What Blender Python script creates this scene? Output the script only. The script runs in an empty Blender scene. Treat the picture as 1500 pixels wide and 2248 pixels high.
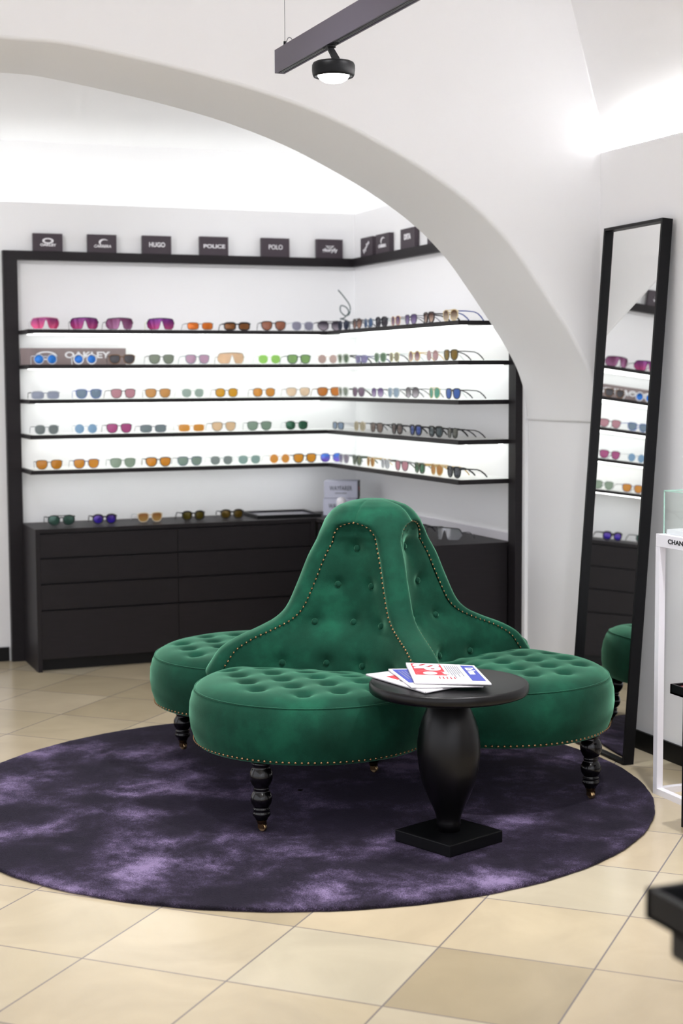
import bpy, bmesh, math, random
from math import sin, cos, pi, sqrt, radians
from mathutils import Vector, Matrix
random.seed(7)
SC = bpy.context.scene
COL = SC.collection

# ------------------------------------------------------------------ camera
FPX = 3414.18
PITCH, YAW, ROLL, CAMH = 0.086147, 0.378533, -0.005566, 1.4360
F = Vector((sin(YAW)*cos(PITCH), cos(YAW)*cos(PITCH), -sin(PITCH)))
R0 = Vector((cos(YAW), -sin(YAW), 0)); U0 = R0.cross(F)
R_ = R0*cos(ROLL) + U0*sin(ROLL); U_ = -R0*sin(ROLL) + U0*cos(ROLL)
cd = bpy.data.cameras.new('camera'); cam = bpy.data.objects.new('camera', cd); COL.objects.link(cam)
cam.matrix_world = Matrix(((R_.x, U_.x, -F.x, 0), (R_.y, U_.y, -F.y, 0), (R_.z, U_.z, -F.z, CAMH), (0, 0, 0, 1)))
cd.sensor_fit = 'HORIZONTAL'; cd.sensor_width = 24.0; cd.lens = FPX/1500*24.0
cd.clip_start = .05; cd.clip_end = 100
cd.dof.use_dof = True; cd.dof.focus_distance = 4.95; cd.dof.aperture_fstop = 3.2
SC.camera = cam

# ------------------------------------------------------------------ world, lights, exposure
w = bpy.data.worlds.new('world'); SC.world = w; w.use_nodes = True
w.node_tree.nodes['Background'].inputs[0].default_value = (.92, .93, 1, 1)
w.node_tree.nodes['Background'].inputs[1].default_value = 1.35
SC.view_settings.view_transform = 'Standard'; SC.view_settings.look = 'None'
SC.view_settings.gamma = 1; SC.view_settings.use_curve_mapping = False
SC.view_settings.exposure = 0.44
try:
    SC.cycles.use_denoising = True
    SC.cycles.sample_clamp_indirect = 16.0
    SC.cycles.max_bounces = 12; SC.cycles.diffuse_bounces = 7
except Exception: pass

def area(name, loc, aim, sx, sy, power, col=(1, 1, 1)):
    d = bpy.data.lights.new(name, 'AREA'); d.shape = 'RECTANGLE'; d.size = sx; d.size_y = sy
    d.energy = power; d.color = col
    o = bpy.data.objects.new(name, d); COL.objects.link(o); o.location = loc
    o.rotation_euler = (Vector(aim)-Vector(loc)).to_track_quat('-Z', 'Y').to_euler()
    return o
# added unseen fill light behind the viewer, and unseen ceiling spots
area('front_fill_light', (-.4, -2.6, 2.0), (1.5, 4, .8), 3.4, 2.4, 14, (.95, .96, 1))
def spot(name, loc, aim, power, ang, blend=.6, rad=.05, col=(.97, .97, 1)):
    d = bpy.data.lights.new(name, 'SPOT'); d.energy = power; d.spot_size = radians(ang); d.spot_blend = blend
    d.shadow_soft_size = rad; d.color = col
    o = bpy.data.objects.new(name, d); COL.objects.link(o); o.location = loc
    o.rotation_euler = (Vector(aim)-Vector(loc)).to_track_quat('-Z', 'Y').to_euler()
    return o
spot('unseen_ceiling_spot', (2.6, 3.6, 3.35), (2.05, 4.75, 0), 200, 75, .9, .05)
spot('unseen_ceiling_spot', (.9, 3.9, 3.5), (1.4, 4.8, 0), 135, 70, .9, .07)
spot('unseen_ceiling_spot', (1.3, 2.0, 3.3), (1.4, 3.5, 0), 70, 85, .9, .08)
spot('unseen_ceiling_spot', (.6, 6.35, 2.72), (2.0, 7.95, 1.6), 20, 100, .9, .04)  # unseen spot added to brighten the niche's back wall
spot('unseen_ceiling_spot', (2.0, 6.25, 2.78), (3.1, 7.3, 1.5), 26, 110, .9, .04)  # unseen spot added to brighten the niche's side wall

# ------------------------------------------------------------------ materials
def s2l(c):
    return tuple(((v/255)/12.92 if v/255 <= .04045 else (((v/255)+.055)/1.055)**2.4) for v in c)
def new_mat(name):
    m = bpy.data.materials.new(name); m.use_nodes = True
    return m, m.node_tree.nodes, m.node_tree.links, m.node_tree.nodes['Principled BSDF']
def pm(name, rgb, rough=.5, metal=0., spec=.5, coat=0., var=.0, vscale=8., bump=0., bscale=200.):
    m, N, L, b = new_mat(name)
    c = s2l(rgb)
    b.inputs['Roughness'].default_value = rough; b.inputs['Metallic'].default_value = metal
    b.inputs['Specular IOR Level'].default_value = spec; b.inputs['Coat Weight'].default_value = coat
    tc = N.new('ShaderNodeTexCoord')
    n = N.new('ShaderNodeTexNoise'); n.inputs['Scale'].default_value = vscale; n.inputs['Detail'].default_value = 4
    L.new(tc.outputs['Object'], n.inputs['Vector'])
    mx = N.new('ShaderNodeMix'); mx.data_type = 'RGBA'
    mx.inputs[6].default_value = tuple(v*(1-var) for v in c)+(1,); mx.inputs[7].default_value = tuple(min(1, v*(1+var)) for v in c)+(1,)
    L.new(n.outputs['Fac'], mx.inputs[0]); L.new(mx.outputs[2], b.inputs['Base Color'])
    if bump:
        n2 = N.new('ShaderNodeTexNoise'); n2.inputs['Scale'].default_value = bscale
        L.new(tc.outputs['Object'], n2.inputs['Vector'])
        bp = N.new('ShaderNodeBump'); bp.inputs['Strength'].default_value = bump; bp.inputs['Distance'].default_value = .002
        L.new(n2.outputs['Fac'], bp.inputs['Height']); L.new(bp.outputs[0], b.inputs['Normal'])
    return m
def emit(name, rgb, s):
    m = bpy.data.materials.new(name); m.use_nodes = True; N = m.node_tree.nodes; N.clear()
    e = N.new('ShaderNodeEmission'); e.inputs[0].default_value = tuple(rgb)+(1,); e.inputs[1].default_value = s
    o = N.new('ShaderNodeOutputMaterial'); m.node_tree.links.new(e.outputs[0], o.inputs[0]); return m

M_WALL = pm('white_plaster', (247, 247, 248), .85, var=.008, vscale=1.3, bump=.15, bscale=30)
M_PANEL = pm('white_panel', (246, 246, 247), .5, var=.004)
M_SHELFTOP = pm('opal_shelf_top', (245, 246, 244), .35)
def wood_dark():
    m, N, L, b = new_mat('dark_wood_laminate')
    tc = N.new('ShaderNodeTexCoord'); mp = N.new('ShaderNodeMapping'); mp.inputs['Scale'].default_value = (6, 6, 160)
    n = N.new('ShaderNodeTexNoise'); n.inputs['Scale'].default_value = 1.5; n.inputs['Detail'].default_value = 6
    L.new(tc.outputs['Object'], mp.inputs[0]); L.new(mp.outputs[0], n.inputs['Vector'])
    mx = N.new('ShaderNodeMix'); mx.data_type = 'RGBA'
    mx.inputs[6].default_value = s2l((24, 21, 23))+(1,); mx.inputs[7].default_value = s2l((38, 34, 37))+(1,)
    L.new(n.outputs['Fac'], mx.inputs[0]); L.new(mx.outputs[2], b.inputs['Base Color'])
    b.inputs['Roughness'].default_value = .5; b.inputs['Specular IOR Level'].default_value = .25
    return m
M_WOOD = wood_dark()
M_BLACK = pm('black_plastic', (8, 8, 10), .4, spec=.3)
M_BLACKM = pm('black_metal', (6, 6, 9), .45, spec=.22)
M_KICK = pm('black_baseboard', (8, 8, 9), .5, spec=.3)
M_TABLE = pm('black_stained_wood', (5, 4, 6), .33, spec=.3, var=.15, vscale=30)
M_LEG = pm('black_lacquer', (6, 5, 7), .18, spec=.4)
M_FER = pm('dark_brass', (96, 74, 52), .35, metal=1., var=.2, vscale=60)
M_BRASS = pm('aged_brass', (196, 166, 124), .3, metal=1., var=.2, vscale=60)
M_NAIL = pm('antique_nail_brass', (150, 118, 84), .32, metal=1.)
M_WHITE = pm('white_lacquer', (232, 230, 236), .35)
M_ALU = pm('aluminium', (170, 170, 174), .3, metal=1.)
M_TRACK = pm('anodised_grey_track', (88, 82, 96), .45, spec=.4)
M_CORD = pm('steel_cable', (150, 152, 158), .4, metal=.6)
M_LAMP = emit('lamp_glow', (1, .98, .95), 14)
M_LED = emit('led_glow', (.97, 1, .975), 4.6)
M_LEDW = emit('weak_led_glow', (.98, 1, .98), 11)
M_LED2 = emit('cove_led_glow', (.985, 1, .96), 8)
M_LED3 = emit('vault_led_glow', (1, 1, 1), 2300)
M_SIGN = pm('sign_block_plum', (64, 54, 62), .55)
M_SIGNEDGE = pm('sign_block_edge', (22, 20, 24), .5)
M_SIGNTXT = pm('sign_white_print', (238, 236, 240), .6)
M_PAPER = pm('newsprint', (206, 203, 206), .8, var=.02, vscale=40)
M_RED = pm('red_print', (178, 48, 58), .8)
M_BLUEP = pm('blue_print', (58, 68, 148), .8)
M_GREYP = pm('grey_print', (122, 124, 134), .8)
M_DARKP = pm('dark_print', (50, 46, 52), .8)
M_TEXT = pm('black_lettering', (18, 18, 20), .5)
M_BOXW = pm('silver_white_carton', (196, 199, 216), .4)
M_OAKBD = pm('mauve_printed_board', (140, 124, 124), .6, var=.12, vscale=25)
M_WIRE = pm('green_grey_wire', (86, 104, 104), .35, metal=.6)
M_REDTAG = pm('red_badge', (170, 30, 34), .5)
def mirror_mat():
    m, N, L, b = new_mat('mirror_silver'); b.inputs['Base Color'].default_value = (.9, .91, .9, 1)
    b.inputs['Metallic'].default_value = 1; b.inputs['Roughness'].default_value = .0; return m
M_MIRROR = mirror_mat()
def glass_mat(name, tint, gloss=.08):
    m = bpy.data.materials.new(name); m.use_nodes = True; N = m.node_tree.nodes; L = m.node_tree.links; N.clear()
    t = N.new('ShaderNodeBsdfTransparent'); t.inputs[0].default_value = tuple(tint)+(1,)
    g = N.new('ShaderNodeBsdfGlossy'); g.inputs['Roughness'].default_value = .02
    x = N.new('ShaderNodeMixShader'); x.inputs[0].default_value = gloss
    o = N.new('ShaderNodeOutputMaterial')
    L.new(t.outputs[0], x.inputs[1]); L.new(g.outputs[0], x.inputs[2]); L.new(x.outputs[0], o.inputs[0]); return m
M_GLASS = glass_mat('clear_glass', (.97, .99, .98), .05)
M_GLASSEDGE = pm('green_glass_edge', (176, 214, 200), .2)

def velvet():
    m, N, L, b = new_mat('green_velvet')
    tc = N.new('ShaderNodeTexCoord')
    n = N.new('ShaderNodeTexNoise'); n.inputs['Scale'].default_value = 5; n.inputs['Detail'].default_value = 5; n.inputs['Roughness'].default_value = .6
    n3 = N.new('ShaderNodeTexNoise'); n3.inputs['Scale'].default_value = 420; n3.inputs['Detail'].default_value = 2
    L.new(tc.outputs['Object'], n.inputs['Vector']); L.new(tc.outputs['Object'], n3.inputs['Vector'])
    r = N.new('ShaderNodeValToRGB'); e = r.color_ramp.elements
    e[0].position = .32; e[0].color = s2l((4, 43, 30))+(1,)
    e[1].position = .70; e[1].color = s2l((18, 76, 56))+(1,)
    k = r.color_ramp.elements.new(.52); k.color = s2l((9, 56, 41))+(1,)
    L.new(n.outputs['Fac'], r.inputs[0]); L.new(r.outputs[0], b.inputs['Base Color'])
    b.inputs['Roughness'].default_value = .85; b.inputs['Specular IOR Level'].default_value = .15
    b.inputs['Sheen Weight'].default_value = .85; b.inputs['Sheen Roughness'].default_value = .33
    b.inputs['Sheen Tint'].default_value = s2l((150, 225, 186))+(1,)
    bp = N.new('ShaderNodeBump'); bp.inputs['Strength'].default_value = .25; bp.inputs['Distance'].default_value = .002
    L.new(n3.outputs['Fac'], bp.inputs['Height']); L.new(bp.outputs[0], b.inputs['Normal'])
    return m
M_VELVET = velvet()
def velvet_plain():
    m = M_VELVET.copy(); m.name = 'green_velvet_piping'; return m
M_PIPING = velvet_plain()

TILE_A, TILE_X, TILE_Y, TILE = -0.77117, .78379, 3.73534, .4
def floor_mat():
    m, N, L, b = new_mat('beige_stone_tiles')
    tc = N.new('ShaderNodeTexCoord'); sp = N.new('ShaderNodeSeparateXYZ'); L.new(tc.outputs['Object'], sp.inputs[0])
    def mt(op, a, bb=None, c=None):
        q = N.new('ShaderNodeMath'); q.operation = op
        for i, v in enumerate((a, bb, c)):
            if v is None: continue
            if isinstance(v, (int, float)): q.inputs[i].default_value = v
            else: L.new(v, q.inputs[i])
        return q.outputs[0]
    x = mt('SUBTRACT', sp.outputs[0], TILE_X); y = mt('SUBTRACT', sp.outputs[1], TILE_Y)
    u = mt('DIVIDE', mt('ADD', mt('MULTIPLY', x, cos(TILE_A)), mt('MULTIPLY', y, sin(TILE_A))), TILE)
    v = mt('DIVIDE', mt('ADD', mt('MULTIPLY', x, -sin(TILE_A)), mt('MULTIPLY', y, cos(TILE_A))), TILE)
    def edge(q):
        fr = mt('FRACT', q); return mt('MINIMUM', fr, mt('SUBTRACT', 1.0, fr))
    d = mt('MINIMUM', edge(u), edge(v)); g = mt('LESS_THAN', d, .0056)
    cb = N.new('ShaderNodeCombineXYZ'); L.new(mt('FLOOR', u), cb.inputs[0]); L.new(mt('FLOOR', v), cb.inputs[1])
    wn = N.new('ShaderNodeTexWhiteNoise'); wn.noise_dimensions = '2D'; L.new(cb.outputs[0], wn.inputs['Vector'])
    r = N.new('ShaderNodeValToRGB'); e = r.color_ramp.elements
    e[0].position = 0; e[0].color = s2l((202, 185, 150))+(1,)
    e[1].position = 1; e[1].color = s2l((240, 227, 198))+(1,)
    for p, c in ((.25, (226, 208, 174)), (.5, (240, 223, 188)), (.75, (238, 218, 184))):
        k = e.new(p); k.color = s2l(c)+(1,)
    L.new(wn.outputs['Value'], r.inputs[0])
    off = N.new('ShaderNodeVectorMath'); off.operation = 'MULTIPLY_ADD'; L.new(cb.outputs[0], off.inputs[0]); off.inputs[1].default_value = (3.7, 5.1, 0); L.new(tc.outputs['Object'], off.inputs[2])
    n = N.new('ShaderNodeTexNoise'); n.inputs['Scale'].default_value = 3.2; n.inputs['Detail'].default_value = 8; n.inputs['Distortion'].default_value = .8
    L.new(off.outputs[0], n.inputs['Vector'])
    mr = N.new('ShaderNodeMapRange'); mr.inputs[1].default_value = .3; mr.inputs[2].default_value = .7; mr.inputs[3].default_value = .53; mr.inputs[4].default_value = .63
    L.new(n.outputs['Fac'], mr.inputs[0])
    vs = N.new('ShaderNodeVectorMath'); vs.operation = 'SCALE'; L.new(r.outputs[0], vs.inputs[0]); L.new(mr.outputs[0], vs.inputs['Scale'])
    mx = N.new('ShaderNodeMix'); mx.data_type = 'RGBA'; L.new(g, mx.inputs[0]); L.new(vs.outputs[0], mx.inputs[6]); mx.inputs[7].default_value = s2l((120, 113, 112))+(1,)
    L.new(mx.outputs[2], b.inputs['Base Color'])
    b.inputs['Roughness'].default_value = .22; b.inputs['Specular IOR Level'].default_value = .5
    bp = N.new('ShaderNodeBump'); bp.inputs['Strength'].default_value = .4; bp.inputs['Distance'].default_value = .001; bp.invert = True
    L.new(g, bp.inputs['Height']); L.new(bp.outputs[0], b.inputs['Normal'])
    return m
M_FLOOR = floor_mat()
def rug_mat():
    m, N, L, b = new_mat('purple_silky_pile')
    tc = N.new('ShaderNodeTexCoord')
    mp = N.new('ShaderNodeMapping'); mp.inputs['Rotation'].default_value = (0, 0, -.38); mp.inputs['Scale'].default_value = (1, .9, 1); L.new(tc.outputs['Object'], mp.inputs[0])
    n = N.new('ShaderNodeTexNoise'); n.inputs['Scale'].default_value = 3.0; n.inputs['Detail'].default_value = 9; n.inputs['Roughness'].default_value = .66; n.inputs['Distortion'].default_value = .15
    L.new(mp.outputs[0], n.inputs['Vector'])
    n2 = N.new('ShaderNodeTexNoise'); n2.inputs['Scale'].default_value = 330; n2.inputs['Detail'].default_value = 2; L.new(tc.outputs['Object'], n2.inputs['Vector'])
    ad = N.new('ShaderNodeMath'); ad.operation = 'MULTIPLY_ADD'; L.new(n2.outputs['Fac'], ad.inputs[0]); ad.inputs[1].default_value = .30; L.new(n.outputs['Fac'], ad.inputs[2])
    r = N.new('ShaderNodeValToRGB'); e = r.color_ramp.elements
    e[0].position = .56; e[0].color = s2l((16, 13, 20))+(1,)
    e[1].position = .82; e[1].color = s2l((132, 116, 150))+(1,)
    for p, c in ((.63, (26, 21, 31)), (.68, (44, 37, 53)), (.74, (80, 69, 94))):
        k = e.new(p); k.color = s2l(c)+(1,)
    L.new(ad.outputs[0], r.inputs[0]); L.new(r.outputs[0], b.inputs['Base Color'])
    b.inputs['Roughness'].default_value = .8; b.inputs['Specular IOR Level'].default_value = .1
    b.inputs['Sheen Weight'].default_value = .12; b.inputs['Sheen Roughness'].default_value = .4; b.inputs['Sheen Tint'].default_value = s2l((190, 175, 220))+(1,)
    bp = N.new('ShaderNodeBump'); bp.inputs['Strength'].default_value = .7; bp.inputs['Distance'].default_value = .006
    L.new(n2.outputs['Fac'], bp.inputs['Height']); L.new(bp.outputs[0], b.inputs['Normal'])
    return m
M_RUG = rug_mat()

# ------------------------------------------------------------------ mesh helpers
def link(o, parent=None):
    COL.objects.link(o)
    if parent is not None: o.parent = parent
    return o
def tag(o, label=None, cat=None, group=None, kind=None):
    if label: o['label'] = label
    if cat: o['category'] = cat
    if group: o['group'] = group
    if kind: o['kind'] = kind
    return o
def empty(name, loc=(0, 0, 0), rz=0.):
    o = bpy.data.objects.new(name, None); COL.objects.link(o); o.location = loc; o.rotation_euler = (0, 0, rz); o.empty_display_size = .05
    return o
class MB:
    def __init__(s): s.v = []; s.f = []; s.sm = []
    def add(s, vs, fs, smooth=False):
        k = len(s.v); s.v += [tuple(v) for v in vs]
        for f in fs: s.f.append(tuple(i+k for i in f)); s.sm.append(smooth)
        return s
    def box(s, x0, x1, y0, y1, z0, z1, rz=0., c=None, bev=0.):
        if bev: return s.bbox(x0, x1, y0, y1, z0, z1, bev)
        vs = [(x, y, z) for z in (z0, z1) for y in (y0, y1) for x in (x0, x1)]
        if rz:
            cx, cy = c if c else ((x0+x1)/2, (y0+y1)/2)
            vs = [(cx+(x-cx)*cos(rz)-(y-cy)*sin(rz), cy+(x-cx)*sin(rz)+(y-cy)*cos(rz), z) for x, y, z in vs]
        return s.add(vs, [(0, 2, 3, 1), (4, 5, 7, 6), (0, 1, 5, 4), (2, 6, 7, 3), (0, 4, 6, 2), (1, 3, 7, 5)])
    def bbox(s, x0, x1, y0, y1, z0, z1, b):
        bm = bmesh.new(); bmesh.ops.create_cube(bm, size=1)
        for v in bm.verts: v.co = Vector(((x0+x1)/2+v.co.x*(x1-x0), (y0+y1)/2+v.co.y*(y1-y0), (z0+z1)/2+v.co.z*(z1-z0)))
        bmesh.ops.bevel(bm, geom=bm.edges[:], offset=b, segments=2, affect='EDGES', profile=.5)
        bm.verts.index_update()
        s.add([v.co[:] for v in bm.verts], [[v.index for v in f.verts] for f in bm.faces]); bm.free(); return s
    def lathe(s, prof, n=32, c=(0, 0, 0), caps=True):
        vs = []; fs = []
        for r, z in prof:
            for i in range(n):
                a = 2*pi*i/n; vs.append((c[0]+r*cos(a), c[1]+r*sin(a), c[2]+z))
        for j in range(len(prof)-1):
            for i in range(n):
                i2 = (i+1) % n; fs.append((j*n+i, j*n+i2, (j+1)*n+i2, (j+1)*n+i))
        if caps:
            fs.append(tuple(range(n))[::-1]); fs.append(tuple((len(prof)-1)*n+i for i in range(n)))
        return s.add(vs, fs, True)
    def tube(s, pts, r, n=8, closed=False, up=Vector((0, 0, 1)), flat=1.):
        pts = [Vector(p) for p in pts]; m = len(pts); vs = []; fs = []
        for i, p in enumerate(pts):
            a = pts[(i-1) % m] if (closed or i > 0) else p; b = pts[(i+1) % m] if (closed or i < m-1) else p
            t = (b-a).normalized()
            u = up if abs(t.dot(up)) < .95 else Vector((1, 0, 0))
            x = t.cross(u).normalized(); y = x.cross(t).normalized()
            rr = r[i] if isinstance(r, (list, tuple)) else r
            for k in range(n):
                q = 2*pi*k/n; vs.append(p+x*cos(q)*rr*flat+y*sin(q)*rr)
        for i in range(m if closed else m-1):
            j = (i+1) % m
            for k in range(n):
                k2 = (k+1) % n; fs.append((i*n+k, i*n+k2, j*n+k2, j*n+k))
        if not closed:
            fs.append(tuple(range(n))[::-1]); fs.append(tuple((m-1)*n+k for k in range(n)))
        return s.add(vs, fs, True)
    def grid(s, rows, smooth=True, closed=False):
        n = len(rows[0]); vs = [p for r in rows for p in r]; fs = []
        for j in range(len(rows)-1):
            for i in range(n if closed else n-1):
                i2 = (i+1) % n; fs.append((j*n+i, j*n+i2, (j+1)*n+i2, (j+1)*n+i))
        return s.add(vs, fs, smooth)
    def mesh(s, name, mat):
        me = bpy.data.meshes.new(name); me.from_pydata([tuple(v) for v in s.v], [], s.f)
        me.polygons.foreach_set('use_smooth', s.sm); me.materials.append(mat); me.validate(); me.update()
        bm = bmesh.new(); bm.from_mesh(me); bmesh.ops.remove_doubles(bm, verts=bm.verts, dist=1e-6)
        bmesh.ops.recalc_face_normals(bm, faces=bm.faces); bm.to_mesh(me); bm.free()
        return me
    def build(s, name, mat, parent=None, loc=None):
        o = bpy.data.objects.new(name, s.mesh(name, mat)); link(o, parent)
        if loc: o.location = loc
        return o
def interp(tab, x):
    if x <= tab[0][0]: return tab[0][1]
    for (a, b), (c, d) in zip(tab, tab[1:]):
        if x <= c: return b+(d-b)*(x-a)/(c-a)
    return tab[-1][1]
def sm_interp(tab, x):      # Catmull-Rom through a table (x, y)
    n = len(tab)
    if x <= tab[0][0]: return tab[0][1]
    if x >= tab[-1][0]: return tab[-1][1]
    for i in range(n-1):
        if x <= tab[i+1][0]: break
    x0, y0 = tab[i]; x1, y1 = tab[i+1]; h = x1-x0
    m = lambda j: (tab[min(n-1, j+1)][1]-tab[max(0, j-1)][1])/(tab[min(n-1, j+1)][0]-tab[max(0, j-1)][0])
    t = (x-x0)/h; t2 = t*t; t3 = t2*t
    return (2*t3-3*t2+1)*y0+(t3-2*t2+t)*h*m(i)+(-2*t3+3*t2)*y1+(t3-t2)*h*m(i+1)
def lettering(text, size, mat, parent, origin, xdir, ydir, name='lettering', bold=0., align='CENTER', extrude=.0006, shear=0., width=None):
    cu = bpy.data.curves.new('text', 'FONT'); cu.body = text; cu.size = size; cu.align_x = align; cu.align_y = 'CENTER'
    cu.extrude = extrude; cu.offset = bold*size; cu.shear = shear
    t = bpy.data.objects.new('text', cu); COL.objects.link(t)
    bpy.context.view_layer.update()
    me = bpy.data.meshes.new_from_object(t.evaluated_get(bpy.context.evaluated_depsgraph_get()))
    COL.objects.unlink(t); bpy.data.objects.remove(t)
    me.materials.clear(); me.materials.append(mat)
    sx = 1.
    if width:
        xs = [v.co.x for v in me.vertices]; sx = width/(max(xs)-min(xs))
    X = Vector(xdir).normalized(); Y = Vector(ydir).normalized(); Z = X.cross(Y); O = Vector(origin)
    me.transform(Matrix(((X.x*sx, Y.x, Z.x, O.x), (X.y*sx, Y.y, Z.y, O.y), (X.z*sx, Y.z, Z.z, O.z), (0, 0, 0, 1))))
    me.name = name
    return link(bpy.data.objects.new(name, me), parent)

# ================================================================== THE SETTING
WALLX, BACKY = 3.255, 7.955
o = MB().box(-3.2, 3.6, -3.0, 8.3, -.05, 0).build('floor', M_FLOOR); tag(o, kind='structure')

# arch profile (x, z), symmetric about x = 1.0
ARCH = [(1.0, 2.580), (1.15, 2.577), (1.389, 2.5447), (1.636, 2.503), (1.891, 2.4474), (2.138, 2.3704), (2.357, 2.2756), (2.544, 2.179), (2.717, 2.066),
        (2.858, 1.9393), (2.967, 1.806), (3.077, 1.662), (3.139, 1.576), (3.202, 1.470), (3.238, 1.37), (3.256, 1.26), (3.262, 1.12), (3.262, 0.)]
def arch_pts():
    A = ARCH[:]; out = []
    P = [Vector((2-x, z)) for x, z in A[:0:-1]]+[Vector(p) for p in A]
    for i in range(len(P)-1):
        p0, p1, p2, p3 = P[max(0, i-1)], P[i], P[i+1], P[min(len(P)-1, i+2)]
        if abs(p1.x-p2.x) < 1e-4: out.append(p1); continue
        for k in range(6):
            t = k/6; t2 = t*t; t3 = t2*t
            out.append(.5*((2*p1)+(-p0+p2)*t+(2*p0-5*p1+4*p2-p3)*t2+(-p0+3*p1-3*p2+p3)*t3))
    out.append(P[-1]); return out
AP = arch_pts()
AY0, AY1, ATOP = 5.40, 6.00, 4.3
mb = MB(); n = len(AP)
# soften the front arris: small rounding
nrm = []
for i in range(n):
    a = AP[max(0, i-1)]; b = AP[min(n-1, i+1)]; t = (b-a).normalized(); nrm.append(Vector((t.y, -t.x)) if True else None)
rows = []
for dy, dn in ((.0, .014), (.003, .007), (.008, .0025), (.016, 0), (AY1-AY0-.01, 0), (AY1-AY0, .006)):
    rows.append([(AP[i].x-nrm[i].x*dn*(1 if nrm[i].y <= 0 else 1), AY0+dy, max(0, AP[i].y-nrm[i].y*dn)) for i in range(n)])
mb.grid(rows, True)
for yy, row in ((AY0, rows[0]), (AY1, rows[-1])):
    keep = [row[0]]
    for p in row[1:]:
        if p[0] > keep[-1][0]+1e-4: keep.append(p)
    if row[-1][0] > keep[-1][0]-1e-3: keep[-1] = (row[-1][0], row[-1][1], keep[-1][2])
    kn = len(keep)
    mb.add(keep+[(p[0], yy, ATOP) for p in keep], [(i, i+1, kn+i+1, kn+i) for i in range(kn-1)])
    mb.add([(row[-1][0], yy, 0), (3.56, yy, 0), (3.56, yy, ATOP), (row[-1][0], yy, ATOP)], [(0, 1, 2, 3)])
    mb.add([(row[0][0], yy, 0), (-3.2, yy, 0), (-3.2, yy, ATOP), (row[0][0], yy, ATOP)], [(0, 1, 2, 3)])
o = mb.build('wall_front_arch', M_WALL); tag(o, kind='structure')

# right wall: a thin lined wall with an open top edge, light cove behind it
o = MB().box(WALLX, WALLX+.02, -3.0, AY0, 0, 2.312).build('wall_right', M_WALL); tag(o, kind='structure')
o = MB().box(WALLX-.012, WALLX, -3.0, 5.385, 0, .072, bev=.002).build('baseboard_right', M_KICK); tag(o, kind='structure')
# vault over the main room
VS = [(2.05, 3.34), (2.2, 3.315), (2.3175, 3.288), (2.41, 3.258), (2.6, 3.20), (2.887, 3.115), (3.2, 2.96), (3.5, 2.72), (3.75, 2.36), (3.9, 1.9), (3.97, 1.4), (3.98, 1.0)]
sec = [(x, z) for z, x in VS]+[(2-x, z) for z, x in VS[::-1][1:]]
rows = [[(x, y, z) for x, z in sec] for y in (-3.0, 0, 3, AY0+.02)]
o = MB().grid(rows).build('ceiling', M_WALL); tag(o, kind='structure')
o = MB().box(WALLX+.0202, WALLX+.0262, -3.0, AY0-.16, 2.270, 2.290).build('light_strip', M_LED3)
tag(o, 'glowing light strip hidden in the cove above the right wall', 'light strip')

# niche: lined back wall and lined right wall, outer walls and a small vault with hidden light
mb = MB().box(-1.6, 3.25, BACKY, BACKY+.03, 0, 2.325)
o = mb.build('wall_back', M_PANEL); tag(o, kind='structure')
o = MB().box(3.25, 3.28, AY1+.001, BACKY, 0, 2.325).build('wall_niche_right', M_PANEL); tag(o, kind='structure')
o = MB().box(-1.6, 3.55, 8.2, 8.23, 0, 2.72).build('wall_outer_back', M_WALL); tag(o, kind='structure')
o = MB().box(3.5, 3.53, AY1+.001, 8.2, 0, 2.72).build('wall_outer_right', M_WALL); tag(o, kind='structure')
o = MB().box(-1.4, 1.325, BACKY-.012, BACKY, 0, .072, bev=.002).build('baseboard_back', M_KICK); tag(o, kind='structure')
h = lambda d: interp([(0, 2.665), (.1, 2.70), (.3, 2.755), (.6, 2.815), (1.0, 2.87), (1.6, 2.93), (2.4, 2.96)], d)
xs = [-1.6+i*(3.53+1.6)/40 for i in range(41)]; ys = [AY1+.001+i*(8.2-AY1)/24 for i in range(25)]
rows = [[(x, y, h(8.2-y)) for x in xs] for y in ys]
o = MB().grid(rows).build('ceiling_niche', M_WALL); tag(o, kind='structure')
o = MB().box(-1.5, 3.3, BACKY+.0302, BACKY+.040, 2.26, 2.29).build('light_strip', M_LED2)
tag(o, 'glowing light strip hidden in the cove above the back shelf wall', 'light strip')
o = MB().box(3.2802, 3.290, AY1+.1, 7.9, 2.26, 2.29).build('light_strip', M_LED2)
tag(o, 'glowing light strip hidden in the cove above the side shelf wall', 'light strip')
# white strip standing in for the panel's lit lower band behind the side worktop
o = MB().box(3.238, 3.25, 6.093, BACKY, .706, .742).build('trim_1', M_WHITE); tag(o, kind='structure')

# ================================================================== SHELF SURROUND
SX0, SXW, SXC, SY0, SYE = 1.405, 2.9706, 3.2165, 7.6658, 6.0917   # left end, front line of side shelves, frame line, front line of back shelves, end of side shelves
COLF = 7.9115
t = empty('shelf_surround', (2.3, COLF, 0))
tag(t, 'dark wood frame around the two walls of lit shelves', 'frame')
def part(mb, name, mat, parent):
    o = mb.build(name, mat)
    o.parent = parent; o.matrix_parent_inverse = Matrix.Translation(-Vector(parent.location)) if parent.rotation_euler.z == 0 else parent.matrix_world.inverted()
    return o
part(MB().box(1.335, SX0, COLF, BACKY, 0, 2.035), 'post', M_WOOD, t)
part(MB().box(1.335, SXC, COLF, BACKY, 2.035, 2.080), 'beam', M_WOOD, t)
part(MB().box(SXC, 3.25, 6.026, BACKY, 2.035, 2.080), 'beam', M_WOOD, t)
part(MB().box(SXC, 3.25, 6.026, 6.0925, 0, 2.035), 'post', M_WOOD, t)

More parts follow.
